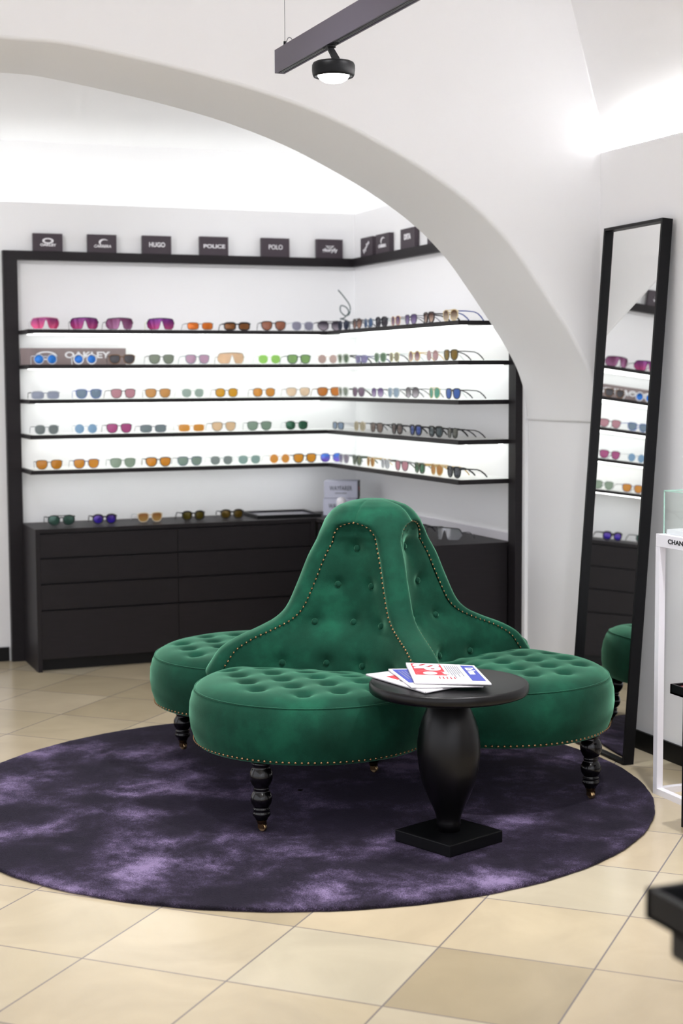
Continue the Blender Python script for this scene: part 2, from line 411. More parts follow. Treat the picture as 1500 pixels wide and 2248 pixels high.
SH = [1.6804, 1.5075, 1.3360, 1.1617, .9873]
names = ['top', 'second', 'third', 'fourth', 'lowest']
for i, z in enumerate(SH):
    t = empty('wall_shelf', (2.2, 7.8, z))
    tag(t, f'dark edged {names[i]} shelf of the five on the long back wall', 'shelf', 'shelves on the back wall')
    part(MB().box(SX0, SXW, SY0, SY0+.022, z-.0195, z).box(SX0, SX0+.02, SY0+.022, BACKY, z-.0195, z), 'edge', M_WOOD, t)
    part(MB().box(SX0+.02, 3.25, SY0+.022, BACKY, z-.018, z-.0005), 'shelf_board', M_SHELFTOP, t)
    if i < 4:
        part(MB().box(SX0+.04, 3.2, 7.89, 7.905, z-.022, z-.018), 'light_strip', M_LED, t)
        part(MB().box(SX0+.04, 2.95, 7.72, 7.73, z-.0215, z-.018), 'light_strip', M_LED, t)
    else: part(MB().box(SX0+.04, 3.0, 7.76, 7.775, z-.022, z-.018), 'light_strip', M_LEDW, t)
    t = empty('wall_shelf', (3.1, 6.9, z))
    tag(t, f'dark edged {names[i]} shelf of the five on the shorter side wall', 'shelf', 'shelves on the side wall')
    part(MB().box(SXW, SXW+.022, SYE, SY0, z-.0195, z).box(SXW+.022, 3.25, SYE, SYE+.02, z-.0195, z), 'edge', M_WOOD, t)
    part(MB().box(SXW+.022, 3.25, SYE+.02, SY0+.022, z-.018, z-.0005), 'shelf_board', M_SHELFTOP, t)
    if i in (0, 1, 3):
        part(MB().box(3.19, 3.205, SYE+.03, 7.85, z-.022, z-.018), 'light_strip', M_LED, t)
        part(MB().box(3.02, 3.03, SYE+.03, 7.6, z-.0215, z-.018), 'light_strip', M_LED, t)

# ================================================================== CABINETS
CF, CT = 7.562, .706      # front plane, top
t = empty('drawer_cabinet', (2.1, CF, 0))
tag(t, 'long dark wood drawer cabinet under the back shelves', 'cabinet')
part(MB().box(1.400, 1.422, CF, 7.906, 0, .688), 'side_panel', M_WOOD, t)
part(MB().box(1.410, SXW-.1, CF, 7.951, .688, CT).box(1.400, 1.410, CF, 7.906, .688, CT).box(SXW-.1, 3.236, CF+.0, 7.951, .688, CT), 'countertop', M_WOOD, t)
part(MB().box(1.422, 2.86, CF+.022, 7.95, .065, .688), 'carcass', M_WOOD, t)
part(MB().box(1.422, 2.86, CF+.05, CF+.07, 0, .065), 'toe_kick', M_KICK, t)
part(MB().box(2.834, 2.86, CF+.001, CF+.022, .065, .688), 'filler_strip', M_WOOD, t)
DZ = [(.566, .680), (.4395, .558), (.309, .4305), (.063, .300)]
for c0, c1 in ((1.423, 2.1165), (2.1195, 2.832)):
    for z0, z1 in DZ:
        # each drawer front has a bevelled lower lip that serves as its grip
        part(MB().add([(c0, CF+.003, z0), (c1, CF+.003, z0), (c1, CF+.003, z1), (c0, CF+.003, z1), (c0, CF+.022, z0+.006), (c1, CF+.022, z0+.006), (c1, CF+.022, z1), (c0, CF+.022, z1)],
                      [(0, 1, 2, 3), (4, 7, 6, 5), (0, 4, 5, 1), (3, 2, 6, 7), (0, 3, 7, 4), (1, 5, 6, 2)]), 'drawer', M_WOOD, t)
t = empty('drawer_cabinet', (2.87, 6.8, 0))
tag(t, 'dark wood cabinet under the side shelves, partly behind the green seat', 'cabinet')
CX = 2.865
part(MB().box(CX, 3.236, 6.0935, CF-.001, .688, CT), 'countertop', M_WOOD, t)
part(MB().box(CX, 3.212, 6.0935, 6.115, 0, .688), 'side_panel', M_WOOD, t)
part(MB().box(CX+.022, 3.246, 6.115, CF-.001, .065, .688), 'carcass', M_WOOD, t)
part(MB().box(CX+.05, CX+.07, 6.115, CF, 0, .065), 'toe_kick', M_KICK, t)
for y0, y1 in ((6.118, 6.83), (6.833, 7.545)):
    for z0, z1 in DZ:
        part(MB().box(CX+.003, CX+.022, y0, y1, z0, z1), 'drawer', M_WOOD, t)

# ================================================================== SIGN BLOCKS
def ring(cx, cz, a, b, wa, wb, y, n=40, a0=0., a1=2*pi):
    vs = []; fs = []
    for i in range(n+1):
        q = a0+(a1-a0)*i/n
        vs += [(cx+a*cos(q), y, cz+b*sin(q)), (cx+(a-wa)*cos(q), y, cz+(b-wb)*sin(q))]
    for i in range(n): fs.append((2*i, 2*i+1, 2*i+3, 2*i+2))
    return vs, fs
def back_sign(x0, x1, z1, label):
    c = (x0+x1)/2; t = empty('sign_block', (c, 7.93, 2.08))
    tag(t, label, 'sign', 'sign blocks on top of the shelf frame')
    h2 = (x1-x0)/2
    MB().box(-h2, h2, -.013, .013, 0, z1-2.08, bev=.001).build('block', M_SIGN, t)
    return t, z1-2.08
YS = -.0138
def logo(t, vf, name='emblem'):
    vs, fs = vf; MB().add(vs, fs).build(name, M_SIGNTXT, t)
XD, ZD = (1, 0, 0), (0, 0, 1)
def crescent(cx, cz, s):
    vs = []; fs = []; n = 24
    for i in range(n+1):
        q = radians(35+ (235-35)*i/n); w = sin(pi*i/n)**.7
        vs += [(cx+s*cos(q)*1.25, YS, cz+s*sin(q)*.8), (cx+s*(cos(q)*1.25+(.12+.55*w)*(-cos(q)*.9)), YS, cz+s*(sin(q)*.8-(.02+.30*w)*sin(q)))]
    for i in range(n): fs.append((2*i, 2*i+1, 2*i+3, 2*i+2))
    return vs, fs
t, H = back_sign(1.4877, 1.6376, 2.169, 'small plum sign block with a white oval ring logo, leftmost on the frame')
logo(t, ring(0, .052, .029, .0145, .012, .0065, YS)); lettering('OAKLEY', .0165, M_SIGNTXT, t, (0, YS, .031), XD, ZD, bold=.05, width=.082)
t, H = back_sign(1.7662, 1.9153, 2.171, 'small plum sign block with a white crescent over slanted lettering')
logo(t, crescent(.008, .052, .021)); lettering('CARRERA', .019, M_SIGNTXT, t, (0, YS, .0315), XD, ZD, bold=.03, width=.088, shear=.25)
t, H = back_sign(2.052, 2.2051, 2.173, 'small plum sign block with four wide white capitals, third along the frame')
lettering('HUGO', .032, M_SIGNTXT, t, (0, YS, .046), XD, ZD, bold=.03, width=.085)
t, H = back_sign(2.3603, 2.5152, 2.177, 'small plum sign block with six wide white capitals, near the frame middle')
lettering('POLICE', .026, M_SIGNTXT, t, (0, YS, .046), XD, ZD, bold=.03, width=.118)
t, H = back_sign(2.7004, 2.8575, 2.179, 'small plum sign block with thin grey white serif style word')
lettering('POLO', .034, M_SIGNTXT, t, (0, YS, .050), XD, ZD, bold=.01, width=.078)
t, H = back_sign(3.0142, 3.165, 2.181, 'small plum sign block with mask shaped emblem over a lowercase word')
logo(t, ring(0, .064, .019, .012, .004, .004, YS, a0=pi, a1=2*pi)); logo(t, ring(0, .068, .026, .006, .004, .003, YS, a0=pi*1.05, a1=pi*1.95))
lettering('gloryfy', .027, M_SIGNTXT, t, (0, YS, .043), XD, ZD, bold=.03, width=.088)
def side_sign(y0, y1, label, word, size, wd, zc, cr=False, slant=0, mat=None):
    c = (y0+y1)/2; h2 = abs(y0-y1)/2; t = empty('sign_block', (3.2335, c, 2.08), -pi/2)
    tag(t, label, 'sign', 'sign blocks on top of the shelf frame')
    MB().box(-h2, h2, -.013, .013, 0, .099, bev=.001).build('block', mat or M_SIGN, t)
    if cr: logo(t, crescent(.008, .062, .024))
    if word:
        xd = Vector((cos(slant), 0, sin(slant))); zd = Vector((-sin(slant), 0, cos(slant)))
        lettering(word, size, M_SIGNTXT, t, (0, YS, zc), xd, zd, bold=.05, width=wd)
side_sign(7.80, 7.64, 'small plum sign block with slanted white script, beside the corner on the side frame', 'Ray-Ban', .030, .09, .048, slant=.6)
side_sign(7.59, 7.417, 'small plum sign block with white crescent logo, second on the side frame', 'CARRERA', .022, .10, .036, cr=True)
side_sign(7.272, 7.10, 'small plum sign block with four white block capitals on the side frame', 'DITA', .036, .08, .056)
side_sign(6.95, 6.78, 'small sign block cut off by the arch, last on the side frame', 'DIOR', .036, .08, .056)

# ================================================================== SUNGLASSES
def outline(kind, w, hh):
    pts = []; n = 28
    for i in range(n):
        q = 2*pi*i/n; c, s = cos(q), sin(q)
        if kind == 'round': x, z = c*w/2, s*hh/2
        elif kind == 'aviator':
            x = c*w/2*(1+.10*s)+(.05*w*(1 if s < 0 else 0)*s); z = (abs(s)**.85)*(1 if s > 0 else -1)*hh/2
        elif kind == 'rect':
            x = (abs(c)**.55)*(1 if c > 0 else -1)*w/2*(1+.03*s); z = (abs(s)**.62)*(1 if s > 0 else -1)*hh/2
        elif kind == 'panto':
            x = (abs(c)**.8)*(1 if c > 0 else -1)*w/2*(1+.10*s); z = (abs(s)**.8)*(1 if s > 0 else -1)*hh/2
        else:   # wayfarer: wide top, tapering to the bottom
            x = (abs(c)**.66)*(1 if c > 0 else -1)*w/2*(1+.17*s); z = (abs(s)**(.60 if s > 0 else .95))*(1 if s > 0 else -1)*hh/2
        pts.append((x, z))
    return pts
PROTO = {}
DIM = {'wayfarer': (.054, .045), 'round': (.046, .046), 'panto': (.049, .044), 'aviator': (.057, .049), 'rect': (.058, .036)}
def proto(kind, style):
    """returns list of (name, mesh, slot) in local space: x across, +y back, z up from the resting line"""
    key = (kind, style)
    if key in PROTO: return PROTO[key]
    out = []; bl = M_BLACK
    rf = {'thin': .0016, 'mid': .0024, 'thick': .0034}[style if style != 'rimless' else 'thin']
    if kind == 'shield':
        W, Hh = .142, .056
        def pt(u, v):    # u -1..1 across, v 0..1 up
            x = u*W/2*(1-.10*(1-v)**2); z = .004+Hh*v - .006*u*u*v; y = .030*u*u*(1+.3*abs(u))
            return (x, y, z)
        top = []; bot = []
        n = 41
        for i in range(n):
            u = -1+2*i/(n-1); au = abs(u)
            vb = .78*math.exp(-(u/.16)**2) if au < .5 else 0
            vb = max(vb, .35*max(0, (au-.82)/.18)**2)
            vt = 1-.45*max(0, (au-.80)/.20)**2
            bot.append(pt(u, vb)); top.append(pt(u, max(vt, vb+.05)))
        rows = [[tuple(b[k]+(tt[k]-b[k])*j/6 for k in range(3)) for b, tt in zip(bot, top)] for j in range(7)]
        back = [[(x, y+.0015, z) for x, y, z in r] for r in rows]
        m = MB().grid(rows); m.grid(back); out.append(('lens', m.mesh('shield_lens', bl), 'lens'))
        m = MB(); m.tube(top, .0024, 6); m.tube(bot, .0013, 6)
        out.append(('frame', m.mesh('shield_frame', bl), 'frame'))
        hx, hz, hy = W/2*.99, .040, .036
    else:
        w, hh = DIM[kind]; gap = .018
        cx = w/2+gap/2; zc = hh/2+.004
        ol = outline(kind, w, hh); fm = MB()
        for sgn in (-1, 1):
            P = [(sgn*(cx+x), .004*((cx+x)/.06)**2, zc+z) for x, z in ol]
            if style != 'rimless': fm.tube(P, rf, 6, closed=True, up=Vector((0, 1, 0)))
            c = (sgn*cx, .004*(cx/.06)**2-.002, zc); m = MB()
            mid = [tuple(c[k]+(p[k]-c[k])*.6+(-.0008 if k == 1 else 0) for k in range(3)) for p in P]
            k = len(P)
            for dy in (0, .0016):
                m.add([tuple(a+(dy if j == 1 else 0) for j, a in enumerate(q)) for q in [c]+mid+P],
                      [(0, 1+i, 1+(i+1) % k) for i in range(k)]+[(1+i, 1+k+i, 1+k+(i+1) % k, 1+(i+1) % k) for i in range(k)], True)
            out.append(('lens', m.mesh('lens', bl), 'lens'))
        zb = zc+hh*.22; rb = max(rf, .0015)
        fm.tube([(-gap/2-.003, .0, zb), (-gap/4, -.001, zb+.003), (gap/4, -.001, zb+.003), (gap/2+.003, .0, zb)], rb*1.2, 6)
        if style == 'thick' or kind == 'aviator': fm.tube([(-cx, .001, zc+hh*.49), (0, -.001, zc+hh*.46), (cx, .001, zc+hh*.49)], rb, 6) if kind == 'aviator' else None
        if style == 'thick':
            for sgn in (-1, 1):
                fm.tube([(sgn*(cx+x), .0035*((cx+x)/.06)**2-.0012, zc+z+.001) for x, z in ol if z > hh*.20], .0042, 6)
        hx, hz, hy = cx+w/2+.002, zc+hh*.34, .007
        for sgn in (-1, 1): fm.tube([(sgn*(hx-.006), .004, hz), (sgn*(hx+.002), hy, hz)], rb*1.4, 6)
        out.append(('frame', fm.mesh('glasses_frame', bl), 'frame'))
    rt = {'thin': .0019, 'mid': .0027, 'thick': .0036, 'rimless': .0014}[style]
    for sgn in (-1, 1):
        P = [(sgn*(hx+.001), hy, hz), (sgn*(hx+.003), .04, hz), (sgn*(hx+.002), .085, hz-.003), (sgn*(hx-.001), .105, hz-.010), (sgn*(hx-.004), .124, hz*.45), (sgn*(hx-.006), .138, .004)]
        r = [rt, rt, rt*.95, rt, rt*1.15, rt]
        out.append(('temple', MB().tube(P, r, 6, flat=.6).mesh('temple', bl), 'temple'))
    PROTO[key] = out; return out
LM = {}
def lens_mat(rgb, mirror=0.45, grad=None):
    key = (rgb, mirror, grad)
    if key in LM: return LM[key]
    m = bpy.data.materials.new('tinted_lens'); m.use_nodes = True; N = m.node_tree.nodes; L = m.node_tree.links
    b = N['Principled BSDF']; out = N['Material Output']
    c = s2l(rgb)+(1,); tcol = tuple(v**.42 for v in s2l(rgb))+(1,)
    t = N.new('ShaderNodeBsdfTransparent')
    b.inputs['Base Color'].default_value = c; b.inputs['Roughness'].default_value = .12; b.inputs['Metallic'].default_value = .35 if mirror > .6 else 0
    t.inputs[0].default_value = tcol
    if grad:
        tc = N.new('ShaderNodeTexCoord'); sp = N.new('ShaderNodeSeparateXYZ'); L.new(tc.outputs['Generated'], sp.inputs[0])
        r = N.new('ShaderNodeValToRGB'); r.color_ramp.elements[0].position = .1; r.color_ramp.elements[1].position = .8
        r.color_ramp.elements[0].color = s2l(grad)+(1,); r.color_ramp.elements[1].color = c
        L.new(sp.outputs[2], r.inputs[0]); L.new(r.outputs[0], b.inputs['Base Color']); L.new(r.outputs[0], t.inputs[0])
    x = N.new('ShaderNodeMixShader'); x.inputs[0].default_value = min(.97, mirror*1.1)
    L.new(t.outputs[0], x.inputs[1]); L.new(b.outputs[0], x.inputs[2]); L.new(x.outputs[0], out.inputs[0])
    LM[key] = m; return m
FM = {}
def frame_mat(rgb):
    if rgb not in FM: FM[rgb] = pm('glasses_frame_colour', rgb, .3)
    return FM[rgb]
def glasses(loc, rz, kind, style, lens, frame, label, group, mirror=.45, grad=None, arm=None, sc=1.):
    t = empty('sunglasses', loc, rz); t.scale = (sc, sc, sc)
    tag(t, label, 'sunglasses', group)
    ml = lens_mat(lens, mirror, grad); mf = frame_mat(frame); ma = frame_mat(arm or frame)
    for nm, me, slot in proto(kind, style):
        o = bpy.data.objects.new(nm, me); link(o, t)
        o.material_slots[0].link = 'OBJECT'; o.material_slots[0].material = {'lens': ml, 'frame': mf, 'temple': ma}[slot]
BLK = (22, 22, 26); WHT = (235, 236, 240); GRY = (120, 124, 128); GLD = (198, 164, 96); CLR = (206, 214, 214); NAV = (30, 40, 80)
def lab(t):
    assert 4 <= len(t.split()) <= 16, t
    return t
ORD = ['first', 'second', 'third', 'fourth', 'fifth', 'sixth', 'seventh', 'eighth', 'ninth', 'tenth']
B = {0: [  # x, kind, style, lens, frame, words, mirror, grad, arm
    (1.5015, 'shield', 'thin', (160, 62, 122), (226, 186, 204), 'pink purple lens and white frame', .8, (235, 90, 140), WHT),
    (1.6964, 'shield', 'thin', (138, 58, 132), (40, 36, 70), 'purple lens and dark blue frame', .8, (190, 70, 130), BLK),
    (1.8787, 'shield', 'thin', (132, 70, 112), (70, 62, 78), 'plum lens and grey frame', .8, (170, 110, 150), BLK),
    (2.0879, 'shield', 'thin', (128, 50, 140), (34, 30, 60), 'violet lens and pale lime arms', .8, (190, 70, 130), (210, 225, 150)),
    (2.2915, 'rect', 'thin', (226, 120, 40), (110, 108, 100), 'fiery orange mirrored lenses and grey frame', .8, None, GRY),
    (2.4893, 'rect', 'thick', (140, 88, 44), (30, 30, 34), 'brown lenses in a dark wraparound frame', .7, None, BLK),
    (2.6881, 'wayfarer', 'mid', (172, 110, 84), (34, 32, 32), 'copper lenses and a black brow', .6, None, BLK),
    (2.8499, 'panto', 'thin', (158, 156, 176), (176, 182, 196), 'pale lilac grey lenses and silver frame', .5, None, CLR),
    (3.0037, 'aviator', 'mid', (66, 58, 74), (48, 44, 50), 'dark to clear graded pilot lenses', .5, (200, 190, 200), BLK)],
 1: [(1.4953, 'round', 'mid', (22, 116, 206), (196, 206, 222), 'round electric blue lenses and pale frame', .9, None, WHT),
    (1.6928, 'round', 'thick', (24, 110, 200), (240, 242, 246), 'round electric blue lenses and thick white frame', .9, None, WHT),
    (1.88, 'wayfarer', 'mid', (88, 86, 90), (120, 84, 52), 'grey lenses and a tortoise bridge', .6, None, (60, 50, 44)),
    (2.0849, 'wayfarer', 'thin', (150, 160, 142), (60, 66, 62), 'sage green lenses and thin dark frame', .5, None, BLK),
    (2.2744, 'wayfarer', 'thin', (212, 176, 200), (70, 110, 120), 'pale pink lenses and teal frame', .5, None, (90, 120, 130)),
    (2.4599, 'shield', 'thin', (238, 204, 168), (170, 158, 148), 'peach single lens', .45, None, GRY),
    (2.6637, 'panto', 'rimless', (170, 224, 116), (205, 225, 180), 'rimless lime green lenses', .5, None, CLR),
    (2.8279, 'wayfarer', 'mid', (150, 190, 120), (70, 90, 80), 'grey green lenses and bright lime edge', .5, None, (80, 90, 90)),
    (2.9895, 'round', 'rimless', (200, 174, 168), (210, 190, 180), 'rimless dusty rose round lenses', .5, None, CLR)],
 2: [(1.4917, 'rect', 'mid', (176, 184, 204), (180, 186, 200), 'pale blue lilac lenses and dark arm tips', .5, None, (40, 60, 50)),
    (1.7079, 'wayfarer', 'thin', (136, 158, 178), (44, 88, 180), 'grey blue lenses and cobalt frame', .5, None, (44, 88, 180)),
    (1.884, 'wayfarer', 'thin', (216, 160, 172), (50, 44, 56), 'pink mirrored lenses and black bridge', .6, None, BLK),
    (2.0632, 'wayfarer', 'thin', (222, 166, 96), (96, 90, 80), 'tan orange lenses and thin grey frame', .5, None, GRY),
    (2.2478, 'panto', 'rimless', (176, 196, 186), (190, 204, 198), 'rimless pale grey green lenses', .5, None, CLR),
    (2.4283, 'panto', 'thin', (230, 174, 44), (60, 60, 60), 'golden yellow lenses', .6, None, GRY),
    (2.6318, 'panto', 'thin', (232, 164, 70), (60, 70, 80), 'amber orange lenses and thin dark frame', .5, None, GRY),
    (2.8214, 'wayfarer', 'thin', (242, 218, 188), (150, 150, 150), 'very pale peach lenses', .4, None, GRY),
    (2.996, 'wayfarer', 'mid', (212, 132, 56), (104, 74, 50), 'orange brown lenses and brown frame', .6, None, (110, 80, 60))],
 3: [(1.4947, 'panto', 'thin', (138, 148, 148), (140, 148, 150), 'smoke grey lenses', .5, None, GRY),
    (1.6906, 'round', 'rimless', (150, 190, 222), (190, 205, 215), 'rimless sky blue lenses', .55, None, CLR),
    (1.8598, 'wayfarer', 'thin', (200, 96, 154), (40, 34, 44), 'magenta pink lenses and black frame', .6, None, BLK),
    (2.0366, 'rect', 'thin', (140, 156, 160), (80, 84, 110), 'slate lenses and navy grey frame', .6, None, GRY),
    (2.238, 'rect', 'rimless', (232, 168, 74), (220, 190, 140), 'small rimless orange lenses', .55, None, CLR),
    (2.4113, 'wayfarer', 'thin', (240, 210, 170), (120, 116, 108), 'pale apricot lenses and thin grey frame', .4, None, GRY),
    (2.6049, 'wayfarer', 'thin', (146, 172, 152), (60, 74, 70), 'mossy green lenses and dark frame', .5, None, GRY),
    (2.8122, 'panto', 'thin', (60, 112, 84), (34, 60, 50), 'deep green lenses and green frame', .7, None, CLR)],
 4: [(1.5024, 'wayfarer', 'thin', (220, 148, 44), (90, 80, 60), 'orange lenses and thin brown frame', .6, None, GRY),
    (1.6896, 'wayfarer', 'thin', (236, 166, 62), (40, 60, 130), 'orange lenses and blue bridge', .6, None, GRY),
    (1.8756, 'wayfarer', 'thin', (168, 188, 168), (80, 110, 90), 'sage lenses and green frame', .5, None, (110, 130, 120)),
    (2.06, 'wayfarer', 'mid', (236, 162, 56), (70, 56, 50), 'orange lenses and dark brown frame', .6, None, BLK),
    (2.2259, 'wayfarer', 'thin', (150, 172, 160), (50, 70, 110), 'grey green lenses and dark blue frame', .5, None, GRY),
    (2.3968, 'panto', 'rimless', (150, 162, 160), (180, 190, 190), 'rimless steel grey lenses', .5, None, CLR),
    (2.548, 'panto', 'rimless', (160, 190, 184), (180, 200, 196), 'rimless pale sea green lenses', .5, None, CLR),
    (2.7165, 'round', 'rimless', (240, 172, 80), (230, 200, 160), 'rimless small apricot round lenses', .55, None, CLR),
    (2.8568, 'wayfarer', 'mid', (240, 168, 50), (50, 54, 56), 'yellow orange lenses and black brow', .6, None, GRY),
    (3.0066, 'panto', 'thin', (70, 130, 226), (70, 60, 140), 'bright blue mirrored lenses', .85, (150, 110, 230), GRY)],
 5: [(1.5576, 'aviator', 'mid', (72, 104, 92), (26, 34, 34), 'dark green pilot lenses and black frame', .7, None, (60, 70, 64)),
    (1.7767, 'panto', 'thick', (84, 54, 140), (26, 24, 28), 'purple mirrored lenses and black frame', .85, (60, 40, 190), BLK),
    (2.0123, 'wayfarer', 'mid', (168, 116, 60), (216, 200, 170), 'brown lenses and clear amber frame', .6, (210, 170, 100), CLR),
    (2.2411, 'panto', 'thick', (96, 84, 26), (20, 20, 22), 'olive lenses and black frame, fourth in row', .75, None, GRY),
    (2.45, 'panto', 'thick', (104, 82, 26), (20, 20, 22), 'olive brown lenses and black frame next to flat picture', .75, None, GRY)]}
rn = ['top back wall shelf', 'second back wall shelf', 'third back wall shelf', 'fourth back wall shelf', 'lowest back wall shelf', 'drawer cabinet top']
short = ['top', 'second', 'third', 'fourth', 'lowest']
for i, row in B.items():
    for j, (x, kind, st, lc, fc, words, mir, gr, arm) in enumerate(row):
        z = (SH+[CT])[i]
        glasses((x, 7.700 if i < 5 else 7.70, z+.0002), radians(random.uniform(-7, 5)), kind, st, lc, fc,
                lab(f'sunglasses with {words}, {rn[i]}'), f'sunglasses on the {short[i]} shelf of the back wall' if i < 5 else 'sunglasses on the drawer cabinet', mir, gr, arm)
W = {0: [(7.5586, 'round', 'mid', (48, 56, 78), (40, 44, 60), 'dark slate round lenses at the corner', .7, None, BLK),
    (7.3717, 'aviator', 'mid', (92, 60, 50), (50, 36, 34), 'brown graded lenses next to slate pair', .6, (215, 170, 150), BLK),
    (7.2219, 'round', 'thin', (70, 100, 140), (130, 140, 150), 'small round denim blue lenses', .6, None, CLR),
    (7.0546, 'panto', 'thick', (60, 56, 66), (30, 32, 44), 'charcoal lenses and thick dark frame', .6, None, CLR),
    (6.8829, 'panto', 'thin', (96, 60, 104), (200, 160, 110), 'plum lenses and gold frame', .55, (200, 170, 190), BLK),
    (6.7079, 'wayfarer', 'thin', (112, 92, 140), (60, 58, 74), 'violet lenses and thin dark arms', .5, (180, 165, 205), NAV),
    (6.5056, 'wayfarer', 'thick', (110, 70, 54), (46, 34, 36), 'brown graded lenses and dark brow', .5, (235, 210, 190), BLK),
    (6.2807, 'aviator', 'mid', (120, 86, 60), (216, 196, 150), 'brown to clear lenses and blue arms', .5, (232, 218, 196), (40, 74, 160))],
 1: [(7.5613, 'wayfarer', 'thick', (112, 132, 108), (214, 220, 210), 'grey green lenses and clear frame', .5, None, BLK),
    (7.3192, 'rect', 'mid', (150, 142, 182), (110, 110, 160), 'lavender lenses and violet frame', .5, None, (70, 70, 120)),
    (7.0731, 'panto', 'mid', (110, 140, 112), (150, 170, 150), 'moss lenses and pale green frame', .5, None, BLK),
    (6.9004, 'panto', 'thin', (164, 156, 132), (216, 214, 170), 'khaki lenses and pale yellow rims', .5, None, CLR),
    (6.6672, 'round', 'thin', (152, 120, 130), (216, 190, 110), 'large round mauve lenses and gold rims', .45, (226, 204, 206), GLD),
    (6.4665, 'round', 'thin', (196, 160, 162), (180, 160, 160), 'dusty pink round lenses', .5, None, CLR),
    (6.2759, 'wayfarer', 'mid', (142, 114, 44), (64, 60, 44), 'olive yellow lenses and long black arms', .6, None, BLK)],
 2: [(7.5641, 'wayfarer', 'thick', (146, 158, 144), (210, 214, 210), 'pale grey green lenses, clear thick frame', .5, None, BLK),
    (7.3579, 'wayfarer', 'mid', (140, 118, 140), (110, 100, 112), 'mauve lenses and grey frame', .5, None, CLR),
    (7.109, 'panto', 'thin', (130, 104, 160), (110, 110, 124), 'graded purple lenses', .5, (220, 206, 230), BLK),
    (6.9124, 'wayfarer', 'mid', (160, 182, 200), (180, 190, 196), 'icy blue lenses and pale frame', .5, None, GRY),
    (6.6937, 'aviator', 'thin', (130, 126, 130), (70, 70, 72), 'graded grey pilot lenses', .45, (226, 222, 226), BLK),
    (6.4472, 'aviator', 'thin', (94, 176, 152), (190, 180, 120), 'mint green pilot lenses and gold frame', .6, None, CLR),
    (6.2524, 'wayfarer', 'mid', (72, 112, 190), (60, 56, 60), 'royal blue lenses, black arms', .6, None, BLK)],
 3: [(7.6446, 'rect', 'mid', (140, 160, 184), (52, 56, 64), 'steel blue lenses and black top bar', .6, None, (230, 232, 236)),
    (7.3419, 'round', 'mid', (186, 176, 150), (196, 186, 160), 'sand round lenses', .45, None, GRY),
    (7.1222, 'wayfarer', 'mid', (134, 116, 106), (80, 74, 72), 'taupe lenses', .5, None, BLK),
    (6.8699, 'wayfarer', 'thick', (120, 106, 102), (38, 40, 40), 'brown grey lenses and black frame', .5, None, BLK),
    (6.6529, 'wayfarer', 'thick', (38, 70, 150), (34, 38, 48), 'dark blue lenses and black frame', .75, None, BLK),
    (6.4327, 'wayfarer', 'thick', (74, 88, 92), (38, 40, 40), 'slate grey lenses and black frame', .6, None, BLK),
    (6.2568, 'panto', 'mid', (92, 92, 84), (50, 52, 50), 'smoky lenses nearest the shelf end', .6, None, BLK)],
 4: [(7.5631, 'wayfarer', 'mid', (154, 146, 162), (170, 168, 176), 'grey lilac lenses', .5, None, GRY),
    (7.3807, 'wayfarer', 'thick', (128, 136, 112), (84, 96, 84), 'olive grey lenses, thick green frame', .5, None, (70, 84, 70)),
    (7.1998, 'round', 'thin', (190, 142, 84), (200, 170, 110), 'small round tan lenses', .5, None, GLD),
    (7.0151, 'panto', 'mid', (190, 194, 198), (186, 190, 194), 'almost clear grey lenses', .45, None, BLK),
    (6.8167, 'wayfarer', 'mid', (204, 148, 160), (96, 84, 90), 'rose pink lenses', .55, None, GRY),
    (6.6073, 'panto', 'thick', (80, 128, 96), (70, 80, 62), 'bottle green lenses and olive brow', .6, None, GLD),
    (6.423, 'aviator', 'mid', (200, 146, 82), (200, 176, 120), 'amber lenses with golden frame', .5, None, GLD),
    (6.2426, 'wayfarer', 'thick', (92, 96, 104), (24, 26, 26), 'dark grey lenses and broad black arms', .65, None, BLK)]}
for i, row in W.items():
    for j, (y, kind, st, lc, fc, words, mir, gr, arm) in enumerate(row):
        glasses((3.020, y, SH[i]+.0002), -pi/2+radians(random.uniform(-5, 7)), kind, st, lc, fc,
                lab(f'sunglasses with {words}, {short[i]} side wall shelf'), f'sunglasses on the {short[i]} shelf of the side wall', mir, gr, arm)
glasses((2.985, 6.26, CT+.0002), radians(-62), 'shield', 'thin', (150, 152, 156), (60, 60, 64), 'silver mirrored single lens sunglasses on the side cabinet top', 'sunglasses on the side cabinet', .95, None, GRY)
glasses((2.99, 6.55, CT+.0002), radians(-80), 'wayfarer', 'mid', (70, 70, 72), BLK, 'black framed sunglasses on side cabinet, half hidden behind the green seat', 'sunglasses on the side cabinet', .6, None, BLK)

# printed board leaning at the back of the second shelf
t = empty('printed_board', (1.675, 7.915, SH[1])); tag(t, 'mauve printed board with large white capitals behind the blue sunglasses', 'sign')
MB().box(-.265, .277, -.004, .004, 0, .086).build('board', M_OAKBD, t)
vs, fs = ring(-.135, .048, .054, .022, .014, .007, -.0046); MB().add(vs, fs).build('emblem', M_SIGNTXT, t)
lettering('OAKLEY', .044, M_SIGNTXT, t, (.075, -.0046, .050), XD, ZD, bold=.03, width=.235)
# flat picture on the cabinet top
t = empty('picture_frame', (2.735, 7.78, CT), radians(-3)); tag(t, 'flat dark glazed picture frame lying on the drawer cabinet', 'picture frame')
MB().box(-.16, .19, -.15, -.135, 0, .018).box(-.16, .19, .135, .15, 0, .018).box(-.16, -.145, -.135, .135, 0, .018).box(.175, .19, -.135, .135, 0, .018).build('frame', M_BLACK, t)
MB().box(-.145, .175, -.135, .135, .001, .012).build('picture', pm('dark_picture', (70, 66, 84), .15, var=.3, vscale=20), t)
